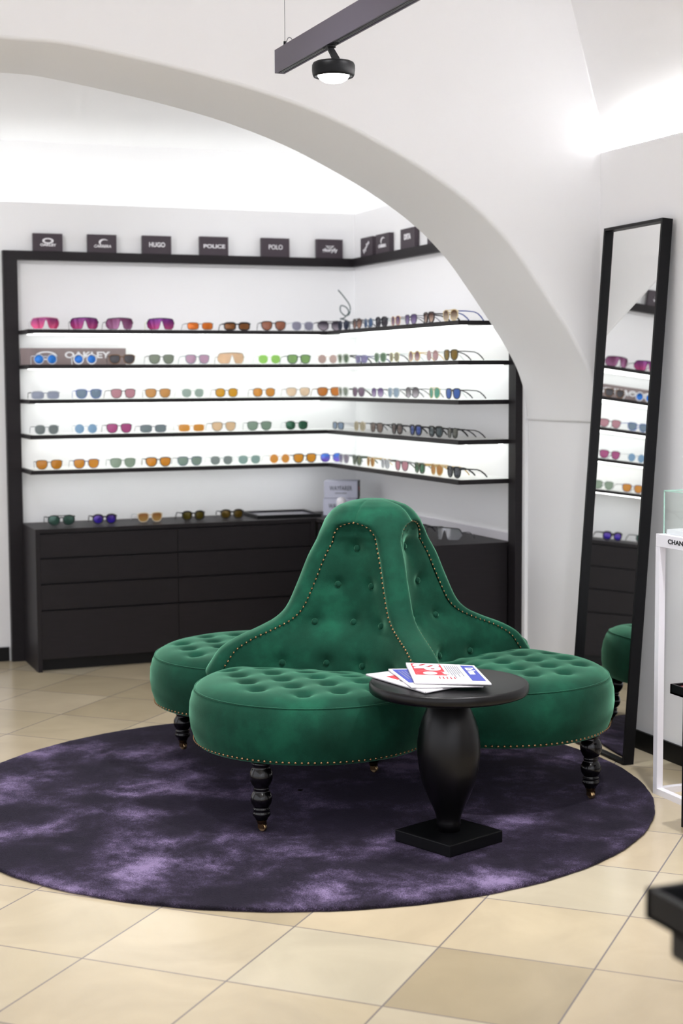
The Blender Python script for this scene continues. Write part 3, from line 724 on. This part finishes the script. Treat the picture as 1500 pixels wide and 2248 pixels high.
# cartons
for k in range(2):
    t = empty('eyewear_carton', (3.048+.004*k, 7.665, CT+k*.0945), radians(-32+3*k))
    tag(t, ['white carton with grey capitals, lower of the two in the corner', 'white carton with grey capitals, stacked on the other in the corner'][k], 'box', 'white cartons stacked in the corner')
    MB().box(-.09, .09, -.05, .05, 0, .0935, bev=.003).build('carton', M_BOXW, t)
    MB().box(.09, .0912, -.0495, .0495, .001, .092).build('end_label', M_SIGNEDGE, t)
    MB().box(.0912, .0918, -.02, .004, .04, .062).build('badge', M_REDTAG, t)
    lettering('WAYFARER', .034, pm('grey_lettering', (84, 86, 98), .5), t, (.0, -.0506, .052), XD, ZD, bold=.01, width=.12)
    lettering('SUNGLASSES', .009, M_TEXT, t, (.0, -.0506, .027), XD, ZD, width=.062, name='small_lettering')
# white tissue-like display cushion by the cartons
t = empty('display_prop', (2.99, 7.52, CT)); tag(t, 'small white rounded display prop in front of the corner cartons', 'display prop')
MB().lathe([(.024, 0), (.026, .02), (.022, .05), (.022, .06), (.026, .075), (.026, .09), (.018, .104), (.004, .11)], 20).build('body', M_WHITE, t)
# wire sculpture in the corner of the top shelf
def spline(P, k=8):
    P = [Vector(p) for p in P]; out = []
    for i in range(len(P)-1):
        p0, p1, p2, p3 = P[max(0, i-1)], P[i], P[i+1], P[min(len(P)-1, i+2)]
        for j in range(k):
            t = j/k; out.append(.5*((2*p1)+(-p0+p2)*t+(2*p0-5*p1+4*p2-p3)*t*t+(-p0+3*p1-3*p2+p3)*t**3))
    out.append(P[-1]); return out
o = MB().tube(spline([(3.090, 7.8, 1.903), (3.125, 7.8, 1.865), (3.157, 7.8, 1.820), (3.150, 7.79, 1.778), (3.118, 7.77, 1.766), (3.095, 7.78, 1.790), (3.106, 7.8, 1.820), (3.140, 7.81, 1.812), (3.150, 7.80, 1.785),
                      (3.120, 7.79, 1.756), (3.098, 7.79, 1.750), (3.128, 7.8, 1.745), (3.154, 7.8, 1.728), (3.152, 7.8, 1.6806)]), .0032, 8).build('wire_stand', M_WIRE)
tag(o, 'curled grey green wire stand in the corner of the top shelf', 'display prop')

# ================================================================== RUG
RC, RR, RT = (1.816, 4.968), 1.205, .013
rows = []
for r, z in ((RR-.004, 0), (RR, .004), (RR+.001, .008), (RR-.003, .0115), (RR-.010, .0128), (RR-.03, RT), (RR*.5, RT), (.01, RT)):
    rows.append([(RC[0]+(r+.0012*sin(37*a)+.0008*sin(91*a+1))*cos(a), RC[1]+(r+.0012*sin(37*a)+.0008*sin(91*a+1))*sin(a), z) for a in [2*pi*i/240 for i in range(240)]])
o = MB().grid(rows, closed=True).build('round_rug', M_RUG); tag(o, 'large round mottled purple rug under the green seat', 'rug')

# ================================================================== BORNE SETTEE
SR = radians(-3.5); SCX, SCY = 2.146, 5.097
sofa = empty('round_settee', (SCX, SCY, RT), SR); tag(sofa, 'green velvet four seat borne settee with tufted central backrest', 'settee')
ZO = -RT
RTAB = [(.30, .50), (.36, .565), (.40, .605), (.42, .615), (.46, .592), (.50, .56), (.53, .51), (.545, .475), (.56, .435), (.575, .40), (.59, .368), (.615, .335), (.64, .315), (.675, .297), (.74, .268), (.81, .238), (.865, .207), (.905, .187), (.95, .158), (.97, .140), (.985, .118), (.998, .080), (1.005, .045), (1.008, .0)]
R_of = lambda z: max(0, sm_interp(RTAB, z)) if z < .97 else interp(RTAB, z)
ZARCH = .932
DTAB = [(.30, .0), (.44, .03), (.57, .05), (.70, .08), (.84, .105), (.90, .125), (.932, .150)]
def nail(z):
    R = R_of(z)
    if z < .865:
        r, hn = R-.045, .043
        return (r+hn)/sqrt(2), (r-hn)/sqrt(2)
    R8 = R_of(.865); n0 = (R8-.002)/sqrt(2); a0 = (R8-.088)/sqrt(2)
    if z < ZARCH:
        k = (z-.865)/(ZARCH-.865); return n0+(.152-n0)*k, a0*sqrt(max(0, 1-k*k))
    return .152*R/R_of(ZARCH), 0.
QD = [(pi, 1.5*pi), (1.5*pi, 2*pi), (0, .5*pi), (.5*pi, pi)]   # SW, SE, NE, NW quadrants (local)
BTN = [(.84, 0), (.712, -.066), (.712, .066), (.582, -.133), (.582, 0), (.582, .125), (.445, -.215), (.445, -.07), (.445, .07), (.445, .215)]
def qaxes(k):
    a, b = QD[k]; e1 = Vector((cos(a), sin(a), 0)); e2 = Vector((cos(b), sin(b), 0)); dg = (e1+e2)/sqrt(2); lt = (e2-e1)/sqrt(2)
    return e1, e2, dg, lt
def panel_pt(k, z, s, dimple=True):
    e1, e2, dg, lt = qaxes(k); n_, a_ = nail(z); D = interp(DTAB, z)
    lat = a_*(2*s-1); d = ((1-s)**2+s*s)*n_+2*s*(1-s)*D
    q = min(1., min(s, 1-s)*2)
    arch = min(1, (ZARCH-z)/.05)
    edge = (1-(1-q)**4)*max(0, arch)
    d += .011*edge - .003*(1-edge)
    if dimple:
        for bz, bl in BTN:
            rr = (bz-z)**2+(bl-lat)**2
            d -= .014*math.exp(-rr/(2*.017**2))+.006*math.exp(-rr/(2*.04**2))
    return dg*d+lt*lat+Vector((0, 0, z+ZO))
NZ = 96; MP = 56
for k in range(4):
    rows = []
    for j in range(NZ+1):
        t_ = j/NZ; z = .33+(ZARCH-.33)*(1-(1-t_)**1.35)
        rows.append([panel_pt(k, z, i/MP) for i in range(MP+1)])
    MB().grid(rows).build('back_panel', M_VELVET, sofa)
# roll: four bell shaped padded ridges joined in a dome
zs = [.33+(.97-.33)*i/70 for i in range(71)]+[.97+(1.008-.97)*(1-(1-i/14)**2) for i in range(1, 15)]
rows = []; MR = 18
for z in zs:
    R = R_of(z); n_, a_ = nail(z); rA, wA = (n_+a_)/sqrt(2), (n_-a_)/sqrt(2); ring_ = []
    p = .82 if z < .86 else .82+.18*min(1, (z-.86)/.10)
    for s_ in range(4):
        e = Vector((cos(s_*pi/2), sin(s_*pi/2), 0)); l = Vector((-e.y, e.x, 0))
        for i in range(MR+1):
            ph = -pi/2+pi*i/MR
            c = max(0, cos(ph)); r = rA+(R-rA)*c**p; wv = wA*(1 if ph > 0 else -1)*abs(sin(ph))**p*(1+.10*c*(1 if z < .9 else 0))
            ring_.append(e*r+l*wv+Vector((0, 0, z+ZO)))
    rows.append(ring_)
mbf = MB(); W1 = MR+1
for s_ in range(4): mbf.grid([r[s_*W1:(s_+1)*W1] for r in rows])
ja = next(i for i, z in enumerate(zs) if z >= ZARCH)
for s_ in range(4):
    mbf.grid([[r[s_*W1+MR], r[((s_+1)*W1) % len(r)]] for r in rows[ja:]])
mbf.build('back_frame', M_VELVET, sofa)
# buttons
def dome_mesh(name, r, hgt, mat, n=14):
    m = MB(); prof = [(r*1.0, -.25*hgt), (r, 0), (r*.93, hgt*.45), (r*.7, hgt*.8), (r*.35, hgt*.97), (.0004, hgt)]
    m.lathe(prof, n); return m.mesh(name, mat)
bme = dome_mesh('button', .0115, .0085, M_VELVET, 20)
def place(me, name, p, nrm_, parent):
    o = bpy.data.objects.new(name, me); link(o, parent); o.rotation_mode = 'QUATERNION'
    o.location = p; o.rotation_quaternion = nrm_.to_track_quat('Z', 'Y'); return o
for k in range(4):
    for bz, bl in BTN:
        s = (bl/nail(bz)[1]+1)/2; p = panel_pt(k, bz, s)
        n_ = (panel_pt(k, bz, s+.03, False)-panel_pt(k, bz, s-.03, False)).cross(panel_pt(k, bz+.02, s, False)-panel_pt(k, bz-.02, s, False)).normalized()
        if n_.dot(qaxes(k)[2]) < 0: n_ = -n_
        place(bme, 'button', p+n_*.0025, n_, sofa)
# seats
LA, LR = .33, .402
ZB, ZS = .237, .418
def lobe_rho(k, th, off=0.):
    e1, e2, dg, lt = qaxes(k); c = Vector((dg.x*LA*sqrt(2), dg.y*LA*sqrt(2), 0)); d = Vector((cos(th), sin(th), 0)); rho = LR+off
    for e, in ((e1,), (e2,)):
        comp = d.dot(e); base = c.dot(e)
        if comp < -1e-6: rho = min(rho, (base-.003)/(-comp))
    return c, d, rho
TUFT = []
for i in range(-4, 5):
    for j in range(-4, 5):
        u, v = i*.175+.02, j*.175+.03
        TUFT.append((u, v)); TUFT.append((u+.0875, v+.0875))
def seat(k):
    NT = 160; c, _, _ = lobe_rho(k, 0); e1, e2, dg, lt = qaxes(k)
    th = [2*pi*i/NT for i in range(NT)]
    tf = []
    for u, v in TUFT:
        # staggered diamond tufting in the seat's own diagonal frame
        du, dv = u*.96, v*.96
        if sqrt(du*du+dv*dv) < LR-.085: tf.append((du, dv))
    rows = []
    for z, off in ((ZB, -.03), (ZB+.004, -.014), (ZB+.02, -.007), (.29, .004), (.33, .009), (.37, .007), (.40, -.001), (ZS-.004, -.008), (ZS, -.011)):
        r = []
        for a in th:
            cc, d, rho = lobe_rho(k, a); full = min(1, max(0, (rho/LR-.5)*2)) if rho < LR-1e-4 else 1
            r.append(cc+d*(rho+off*(1 if rho >= LR-1e-4 else .6))+Vector((0, 0, z+ZO)))
        rows.append(r)
    base = rows[-1]
    for j in range(1, 45):
        s = 1-j/44*.995; r = []
        for i, a in enumerate(th):
            b = base[i]; p = c+(Vector((b.x, b.y, 0))-c)*s
            # distance from the round rim
            dist = LR-.011-(p-c).length; rim = (Vector((b.x, b.y, 0))-c).length*(1-s)
            dd = min(dist, rim*1.0+0) if False else min(dist, rim)
            up = .036*(1-math.exp(-max(0, dd)/.038))
            q = p-c; du, dv = q.dot(dg), q.dot(lt); kb = min(1, max(0, (p.dot(dg)-.17)/.30)); up = up*(.30+.70*kb*kb*(3-2*kb)) - .008*(1-kb)
            for tu, tv in tf:
                rr = (du-tu)**2+(dv-tv)**2
                if rr < .02: up -= (.020*math.exp(-rr/(2*.0145**2))+.009*math.exp(-rr/(2*.030**2)))*min(1, dd/.05)
            r.append(Vector((p.x, p.y, ZS+up+ZO)))
        rows.append(r)
    o = MB().grid(rows, closed=True).build('seat', M_VELVET, sofa)
    # underside
    pts = [(v.x, v.y, v.z) for v in rows[0]]
    MB().add(pts, [tuple(range(NT))]).build('underside', M_KICK, sofa)
    P = [(v.x, v.y, v.z+.0005) for v, a in zip(rows[-44-1], th)]
    MB().tube(P, .0026, 6, closed=True).build('piping', M_PIPING, sofa)
for k in range(4): seat(k)
# legs
LEGP = [(.030, .237), (.030, .226), (.024, .222), (.030, .214), (.0355, .203), (.037, .190), (.0355, .177), (.029, .163), (.023, .156), (.025, .152), (.025, .147), (.022, .144), (.027, .139),
        (.033, .128), (.0345, .116), (.032, .104), (.026, .094), (.022, .090), (.027, .087), (.027, .083), (.0235, .080), (.0285, .074), (.0285, .066), (.024, .060), (.0205, .056), (.0185, .050)]
FER = [(.0195, .052), (.0195, .048), (.0185, .044), (.0165, .034), (.0145, .026), (.011, .023)]
lme = None; cam2 = Vector((0, 0, 0))
legs_xy = []
def loc2w(v): return Vector((SCX+v.x*cos(SR)-v.y*sin(SR), SCY+v.x*sin(SR)+v.y*cos(SR), v.z+RT))
for k, d in ((0, .815), (1, .815), (3, .815), (2, .815)):
    dg = qaxes(k)[2]; p = dg*d; legs_xy.append(p)
legs_xy.append(Vector((0, 0, 0)))
ml, mf_, mw = MB().lathe(LEGP[::-1], 28).mesh('leg', M_LEG), None, None
mfb = MB().lathe(FER[::-1], 20)
mfb.box(-.011, -.008, -.012, .008, .010, .026).box(.008, .011, -.012, .008, .010, .026)
mf_ = mfb.mesh('ferrule', M_FER)
mwb = MB(); pr = []
for x in (-.0075, -.0065, .0065, .0075): pr.append([(x, -.004+(.0125 if abs(x) < .007 else .0105)*cos(a), .0125+(.0125 if abs(x) < .007 else .0105)*sin(a)) for a in [2*pi*i/20 for i in range(20)]])
mwb.grid(pr, closed=True); mwb.add(pr[0], [tuple(range(20))]); mwb.add(pr[-1], [tuple(range(20))])
mw = mwb.mesh('caster', M_BRASS)
for p in legs_xy:
    L_ = bpy.data.objects.new('leg', ml); link(L_, sofa); L_.location = (p.x, p.y, ZO)
    rz = random.uniform(-.4, .4)+.5
    for me, nm in ((mf_, 'ferrule'), (mw, 'caster')):
        o = bpy.data.objects.new(nm, me); link(o, L_); o.location = (0, 0, RT); o.rotation_euler = (0, 0, rz); o['label'] = 'brass '+nm
# brass nail heads: backrest nail lines of the two seats in view, and the lower edge of the seats
NP = []
def walk(fn, t0, t1, step):
    out = []; t = t0; N_ = 1500; prev = fn(t0)[0]; acc = 0.; out.append(fn(t0))
    for i in range(1, N_+1):
        t = t0+(t1-t0)*i/N_; p, n_ = fn(t); acc += (p-prev).length; prev = p
        if acc >= step: out.append((p, n_)); acc = 0.
    return out
def nail_line(k):
    def fn(t):      # t 0..1 up the first edge, 1..2 down the second
        e1, e2, dg, lt = qaxes(k)
        if t <= 1: z = .43+(ZARCH-.43)*sin(t*pi/2); sg = -1
        else: z = .43+(ZARCH-.43)*sin((2-t)*pi/2); sg = 1
        n_, a_ = nail(z)
        nrm_ = (dg + Vector((0, 0, .15)) + lt*sg*.25).normalized() if z < .88 else (dg+Vector((0, 0, .45))).normalized()
        return dg*(n_+.0015)+lt*sg*a_+Vector((0, 0, z+ZO)), nrm_
    return walk(fn, 0, 2, .0175)
def seat_line(k, a0, a1):
    def fn(a):
        c, d, rho = lobe_rho(k, a)
        return c+d*(rho-.006)+Vector((0, 0, ZB+.013+ZO)), (d+Vector((0, 0, -.15))).normalized()
    return walk(fn, a0, a1, .0195)
for k in (0, 1): NP += nail_line(k)
def arc_range(k):
    a = [2*pi*i/720 for i in range(1440)]
    ok = [lobe_rho(k, x)[2] >= LR-1e-4 for x in a]; best = (0, 0)
    for s in range(1, 720):
        if ok[s] and not ok[s-1]:
            e = s
            while ok[e]: e += 1
            if e-s > best[1]: best = (s, e-s)
    return a[best[0]], a[best[0]]+(best[1]-1)*2*pi/720
for k in (0, 1, 3): NP += seat_line(k, *arc_range(k))
camp = Vector((0, 0, CAMH))
NP.sort(key=lambda q: (loc2w(q[0])-camp).length)
nme = dome_mesh('nail_head', .0043, .0028, M_NAIL, 10)
vis = [q for q in NP if (camp-loc2w(q[0])).dot(Matrix.Rotation(SR, 3, 'Z') @ q[1]) > 0]
for p, n_ in vis[:100]: place(nme, 'nail_head', p, n_, sofa)
mb = MB()
for p, n_ in [q for q in NP if q not in vis[:100]]:
    Q = n_.to_track_quat('Z', 'Y')
    mb.add([Q @ v.co+p for v in nme.vertices], [tuple(pl.vertices) for pl in nme.polygons], True)
o = mb.build('nail_head', M_NAIL, sofa); o['kind'] = 'stuff'

# ================================================================== SIDE TABLE
TCX, TCY, TZ = 2.03, 4.227, .512
tb = empty('pedestal_table', (TCX, TCY, RT), 0); tag(tb, 'small round black pedestal table with square foot on the purple rug', 'table')
TR = .243; z0 = -RT
MB().lathe([(TR-.012, TZ-.034+z0), (TR-.004, TZ-.031+z0), (TR, TZ-.026+z0), (TR+.001, TZ-.014+z0), (TR, TZ-.006+z0), (TR-.003, TZ-.0015+z0), (TR-.007, TZ+z0), (TR-.010, TZ-.0006+z0), (.01, TZ-.0006+z0)], 96).build('tabletop', M_TABLE, tb)
MB().lathe([(.036, .050+z0), (.036, .066+z0), (.038, .070+z0), (.036, .078+z0), (.040, .10+z0), (.050, .125+z0), (.064, .155+z0), (.080, .195+z0), (.091, .24+z0), (.0965, .29+z0), (.0965, .325+z0), (.091, .365+z0), (.080, .40+z0), (.064, .437+z0), (.050, .462+z0), (.041, .479+z0)], 64).build('pedestal', M_TABLE, tb)
bm_ = MB().bbox(-.117, .117, -.117, .117, 0, .050+z0, .003); bo = bm_.build('base', M_BLACKM, tb); bo.rotation_euler = (0, 0, radians(20.6))

# ================================================================== NEWSPAPERS
def paper(name, corners, z, th, label, folds=True, wob=.0):
    """corners: far-left, far-right, near-right, near-left in world xy; returns a function giving a point on its top"""
    A, Bc, Cc, D = [Vector(c) for c in corners]
    def top(u, v, dz=0.):
        p = (A*(1-u)+Bc*u)*(1-v)+(D*(1-u)+Cc*u)*v
        zz = z+th*(1-.45*u*(1-v)) + wob*sin(3.0*u+1.5)*(1-v)+dz
        return Vector((p.x, p.y, zz))
    rows = []; n = 16
    c0 = (A+Bc+Cc+D)/4
    t = empty(name, (c0.x, c0.y, z)); tag(t, label, 'newspaper', 'newspapers on the pedestal table')
    L_ = Vector((c0.x, c0.y, z))
    m = MB()
    m.grid([[top(i/n, j/n)-L_ for i in range(n+1)] for j in range(n+1)])
    # folded near edge: a rounded roll into a lower leaf
    rows = []
    for q in range(9):
        a = pi*q/8; rows.append([top(i/n, 1)-L_+(D-A).normalized().to_3d()*(.0035*sin(a))+Vector((0, 0, -(th*(1-.3*i/n))*.5*(1-cos(a)))) for i in range(n+1)])
    m.grid(rows)
    m.grid([[Vector((top(i/n, j/n).x, top(i/n, j/n).y, z+.0003))-L_ for i in range(n+1)] for j in range(n+1)])
    for v in (0,): m.grid([[top(i/n, v)-L_ for i in range(n+1)], [Vector((top(i/n, v).x, top(i/n, v).y, z+.0003))-L_ for i in range(n+1)]])
    for u in (0, 1): m.grid([[top(u, j/n)-L_ for j in range(n+1)], [Vector((top(u, j/n).x, top(u, j/n).y, z+.0003))-L_ for j in range(n+1)]])
    m.build('sheets', M_PAPER, t)
    # a leaf edge line
    return t, top, L_
def pprint(t, top, L_, u0, u1, v0, v1, mat, name, dz=.0005, skew=0.):
    n = 8; m = MB()
    m.grid([[top(u0+(u1-u0)*i/n+skew*j/n, v0+(v1-v0)*j/n, dz)-L_ for i in range(n+1)] for j in range(n+1)])
    return m.build(name, mat, t)
def ptext(t, top, L_, s, u, v, size, width, mat, bold=0.):
    p = top(u, v, .0013); xd = (top(u, v+.05)-top(u, v)).normalized(); yd = (top(u+.05, v)-top(u, v)).normalized()
    yd = (yd-xd*yd.dot(xd)).normalized()
    lettering(s, size, mat, t, p-L_, xd, yd, bold=bold, width=width, extrude=.0002)
t, top, L_ = paper('newspaper', [(1.83, 4.405), (1.965, 4.44), (2.02, 4.13), (1.885, 4.085)], TZ+.0005, .0065, 'folded newspaper with red print, bottom of the stack on the round table')
pprint(t, top, L_, .22, .62, .22, .42, M_RED, 'red_print'); pprint(t, top, L_, .18, .55, .46, .84, M_DARKP, 'dark_print')
t, top, L_ = paper('newspaper', [(1.915, 4.425), (2.10, 4.37), (2.065, 4.065), (1.865, 4.140)], TZ+.0075, .006, 'folded newspaper with a blue page, middle of the stack on the round table')
pprint(t, top, L_, .04, .40, .06, .80, M_BLUEP, 'blue_print')
for q in range(4): pprint(t, top, L_, .10+.05*q, .115+.05*q, .15, .6-.05*q, M_GREYP, 'text_line', .0009)
t, top, L_ = paper('newspaper', [(1.985, 4.447), (2.178, 4.352), (2.082, 4.046), (1.888, 4.168)], TZ+.014, .009, 'folded newspaper with blue masthead, topmost on the round table', wob=.0012)
pprint(t, top, L_, .06, .49, .05, .66, M_RED, 'red_print')
pprint(t, top, L_, .78, .96, .07, .90, M_BLUEP, 'masthead')
ptext(t, top, L_, 'Die Presse', .87, .38, .036, .115, M_SIGNTXT, .02)
ptext(t, top, L_, 'SPÖ', .25, .40, .105, .20, pm('pale_print', (188, 190, 196), .8), .05)
for q in range(7): pprint(t, top, L_, .53+.030*q, .542+.030*q, .12, .55+.3*((q*37) % 5)/5, M_GREYP, 'text_line', .0009)
for q in range(5): pprint(t, top, L_, .36+.05*q, .375+.05*q, .74, .84+.02*(q % 2), M_RED, 'text_line', .0009)

# ================================================================== LEANING MIRROR
ym0, ym1 = 4.870, 5.302; xb, xt, zt = 3.054, 3.193, 2.007
H_ = sqrt((xt-xb)**2+zt**2); ang = math.atan2(xt-xb, zt); Wd = ym1-ym0; dp = .043
mir = empty('leaning_mirror', (xb, ym0, 0), 0); mir.rotation_euler = (0, ang, -.0388)
tag(mir, 'tall black framed mirror leaning on the right wall', 'mirror')
ft = .011
MB().box(0, dp, 0, ft, .003, H_).box(0, dp, Wd-ft, Wd, .003, H_).box(0, dp, ft, Wd-ft, H_-ft, H_).box(0, dp, ft, Wd-ft, .003, ft).build('frame', M_BLACKM, mir)
MB().box(.019, .022, ft, Wd-ft, ft, H_-ft).build('mirror_glass', M_MIRROR, mir)
MB().box(.0225, .030, ft, Wd-ft, ft, H_-ft).build('backing', M_BLACK, mir)

# ================================================================== WHITE DISPLAY STAND
sx0, sx1, sy0, sy1 = 2.9425, 3.240, 4.20, 4.5015
st = empty('display_stand', (sx0, sy0, 0)); tag(st, 'white metal open frame display stand at the right wall', 'display stand')
def P(mb, name, mat): return part(mb, name, mat, st)
tw = .024
P(MB().box(sx0, sx1, sy0, sy1, .858, .901, bev=.001), 'top', M_WHITE)
for x in (sx0, sx1-tw):
    for y in (sy0, sy1-tw): P(MB().box(x, x+tw, y, y+tw, 0, .858), 'leg', M_WHITE)
P(MB().box(sx0, sx0+tw, sy0+tw, sy1-tw, 0, .022), 'rail', M_WHITE); P(MB().box(sx1-tw, sx1, sy0+tw, sy1-tw, 0, .022), 'rail', M_WHITE)
P(MB().box(sx0+tw, sx1-tw, sy1-tw, sy1, 0, .022), 'rail', M_WHITE); P(MB().box(sx0+tw, sx1-tw, sy0, sy0+tw, 0, .022), 'rail', M_WHITE)
lo = lettering('CHANEL', .0215, M_TEXT, None, (sx0-.0006, 4.367, .8805), (0, -1, 0), (0, 0, 1), bold=.02, width=.122)
lo.parent = st; lo.matrix_parent_inverse = Matrix.Translation(-Vector(st.location))
gx0, gx1, gy0, gy1, gz0, gz1 = 2.965, 3.225, 4.215, 4.487, .901, 1.046
gb = empty('glass_display_case', (gx0, gy0, gz0)); tag(gb, 'clear glass cover with green edges on the white stand', 'display case')
def G(mb, name, mat): return part(mb, name, mat, gb)
g = .0035
G(MB().box(gx0, gx0+g, gy0, gy1, gz0, gz1), 'glass_pane', M_GLASS); G(MB().box(gx1-g, gx1, gy0, gy1, gz0, gz1), 'glass_pane', M_GLASS)
G(MB().box(gx0+g, gx1-g, gy0, gy0+g, gz0, gz1), 'glass_pane', M_GLASS); G(MB().box(gx0+g, gx1-g, gy1-g, gy1, gz0, gz1), 'glass_pane', M_GLASS)
G(MB().box(gx0, gx1, gy0, gy1, gz1, gz1+g), 'glass_pane', M_GLASS)
e = .0016
mb = MB()
for x in (gx0, gx1):
    for y in (gy0, gy1): mb.box(x-e, x+e, y-e, y+e, gz0, gz1+g)
for x in (gx0, gx1): mb.box(x-e, x+e, gy0, gy1, gz1, gz1+g+.0005)
for y in (gy0, gy1): mb.box(gx0, gx1, y-e, y+e, gz1, gz1+g+.0005)
G(mb, 'glass_edge', M_GLASSEDGE)
o = MB().box(gx0+.006, gx1-.006, gy0+.006, gy1-.006, gz0, .917, bev=.001).build('display_plinth', M_WHITE); tag(o, 'low white block inside the glass display case', 'plinth')
glasses((3.03, 4.315, .9175), -pi/2, 'panto', 'thick', (60, 60, 66), (44, 44, 50), 'dark framed sunglasses inside the glass display case', None, .6, None, BLK, 1.15)

# ================================================================== BLACK DISPLAY TABLES AT THE RIGHT EDGE
def tray(x0, x1, y0, y1, z1, hgt, t, wall=.008):
    part(MB().box(x0, x1, y0, y1, z1-hgt, z1-hgt+.006).box(x0, x0+wall, y0, y1, z1-hgt, z1).box(x1-wall, x1, y0, y1, z1-hgt, z1)
         .box(x0, x1, y0, y0+wall, z1-hgt, z1).box(x0, x1, y1-wall, y1, z1-hgt, z1), 'tray', M_BLACKM, t)
ds = empty('display_table', (2.83, 3.98, 0)); tag(ds, 'black tray stand in front of the white stand', 'display table')
tray(2.742, 3.04, 3.80, 4.1036, .4713, .031, ds)
part(MB().box(2.802, 2.826, 4.095, 4.1215, 0, .4403).box(2.96, 2.984, 4.095, 4.12, 0, .4403).box(2.802, 2.826, 3.80, 3.824, 0, .4403).box(2.96, 2.984, 3.80, 3.824, 0, .4403), 'leg', M_BLACKM, ds)
o = MB().box(2.765, 2.90, 3.86, 4.085, .4465, .4665, bev=.003).build('jewellery_case', pm('dark_red_leather', (120, 34, 40), .5)); tag(o, 'dark red case lying in the black tray by the white stand', 'case')
dt = empty('display_table', (1.25, 1.5, 0)); tag(dt, 'black tray table close to the viewer, cut off by the frame', 'display table')
tray(1.082, 1.50, 1.25, 1.669, .781, .040, dt, .010)
part(MB().box(1.105, 1.48, 1.27, 1.648, .692, .741, bev=.006), 'apron', M_BLACK, dt)
part(MB().box(1.30, 1.34, 1.44, 1.48, .02, .692).box(1.15, 1.49, 1.30, 1.62, 0, .02), 'stand_foot', M_BLACKM, dt)
o = MB().box(1.125, 1.27, 1.46, 1.60, .7475, .776, bev=.004).build('jewellery_case', pm('pale_leather', (196, 186, 190), .5)); tag(o, 'pale grey case in the black tray close to the viewer', 'case')

# ================================================================== TRACK LIGHT
bx0, bx1, bz0, bz1, by = 1.7226, 1.7560, 2.4285, 2.503, 4.90
tr = empty('track_light', (bx0, by, bz0)); tag(tr, 'long grey suspended track rail with one round black spot', 'ceiling light')
def T(mb, name, mat): return part(mb, name, mat, tr)
T(MB().box(bx0, bx1, -1.5, by, bz0+.004, bz1).box(bx0, bx0+.006, -1.5, by, bz0, bz0+.004).box(bx1-.006, bx1, -1.5, by, bz0, bz0+.004).box(bx0+.006, bx1-.006, by-.014, by, bz0, bz0+.004), 'rail', M_TRACK)
T(MB().box(bx0+.006, bx1-.006, -1.5, by-.014, bz0+.0034, bz0+.0041), 'slot', M_BLACK)
T(MB().box(bx0+.0125, bx0+.014, -1.5, by-.014, bz0+.0005, bz0+.0034).box(bx1-.014, bx1-.0125, -1.5, by-.014, bz0+.0005, bz0+.0034), 'conductor', M_ALU)
cyl = MB().tube([(bx0+.016, by-.055, bz1), (bx0+.016, by-.055, bz1+.018)], .0045, 10); T(cyl, 'cable_grip', M_BLACK)
T(MB().tube([(bx0+.016, by-.055, bz1+.015), (bx0+.016, by-.055, 3.93)], .0009, 6), 'suspension_cable', M_CORD)
T(MB().tube(spline([(bx0+.016, by-.06, bz1+.004), (bx0+.016, by-.085, bz1+.022), (bx0+.016, by-.115, bz1+.016), (bx0+.016, by-.13, bz1)]), .0016, 6), 'power_cable', M_CORD)
cyp = 4.43
px = 1.744
T(MB().box(bx0+.007, bx1-.007, cyp-.03, cyp+.05, bz0-.002, bz0+.003), 'adapter', M_BLACKM)
T(MB().tube([(bx0+.015, cyp, bz0+.001), (bx0+.015, cyp, bz0-.008)], .013, 16), 'swivel', M_BLACKM)
arm = MB()
arm.add([(1.722, cyp-.004, 2.424), (1.741, cyp-.004, 2.424), (1.7625, cyp-.004, 2.392), (1.7625, cyp-.004, 2.378), (1.7415, cyp-.004, 2.378), (1.7415, cyp-.004, 2.388),
         (1.722, cyp+.006, 2.424), (1.741, cyp+.006, 2.424), (1.7625, cyp+.006, 2.392), (1.7625, cyp+.006, 2.378), (1.7415, cyp+.006, 2.378), (1.7415, cyp+.006, 2.388)],
        [(0, 5, 4, 3, 2, 1), (6, 7, 8, 9, 10, 11)]+[(i, (i+1) % 6, (i+1) % 6+6, i+6) for i in range(6)])
T(arm, 'arm', M_BLACKM)
T(MB().lathe([(.055, 0), (.061, -.003), (.0645, -.010), (.0650, -.024), (.063, -.038), (.060, -.044), (.056, -.044), (.055, -.036)], 48, (px, cyp, 2.379), caps=False).lathe([(.0005, .0), (.055, 0)], 48, (px, cyp, 2.379), caps=False).lathe([(.0005, -.034), (.055, -.034)], 48, (px, cyp, 2.379), caps=False), 'lamp_head', M_BLACKM)
T(MB().lathe([(.048, -.036), (.047, -.043), (.040, -.052), (.028, -.059), (.012, -.0625), (.0005, -.063)], 40, (px, cyp, 2.379), caps=False), 'lens', M_LAMP)
ld = bpy.data.lights.new('lamp_light', 'SPOT'); ld.energy = 40; ld.spot_size = radians(110); ld.spot_blend = .8; ld.shadow_soft_size = .045; ld.color = (1, .97, .94)
lo = bpy.data.objects.new('lamp_light', ld); COL.objects.link(lo); lo.location = (px, cyp, 2.30)
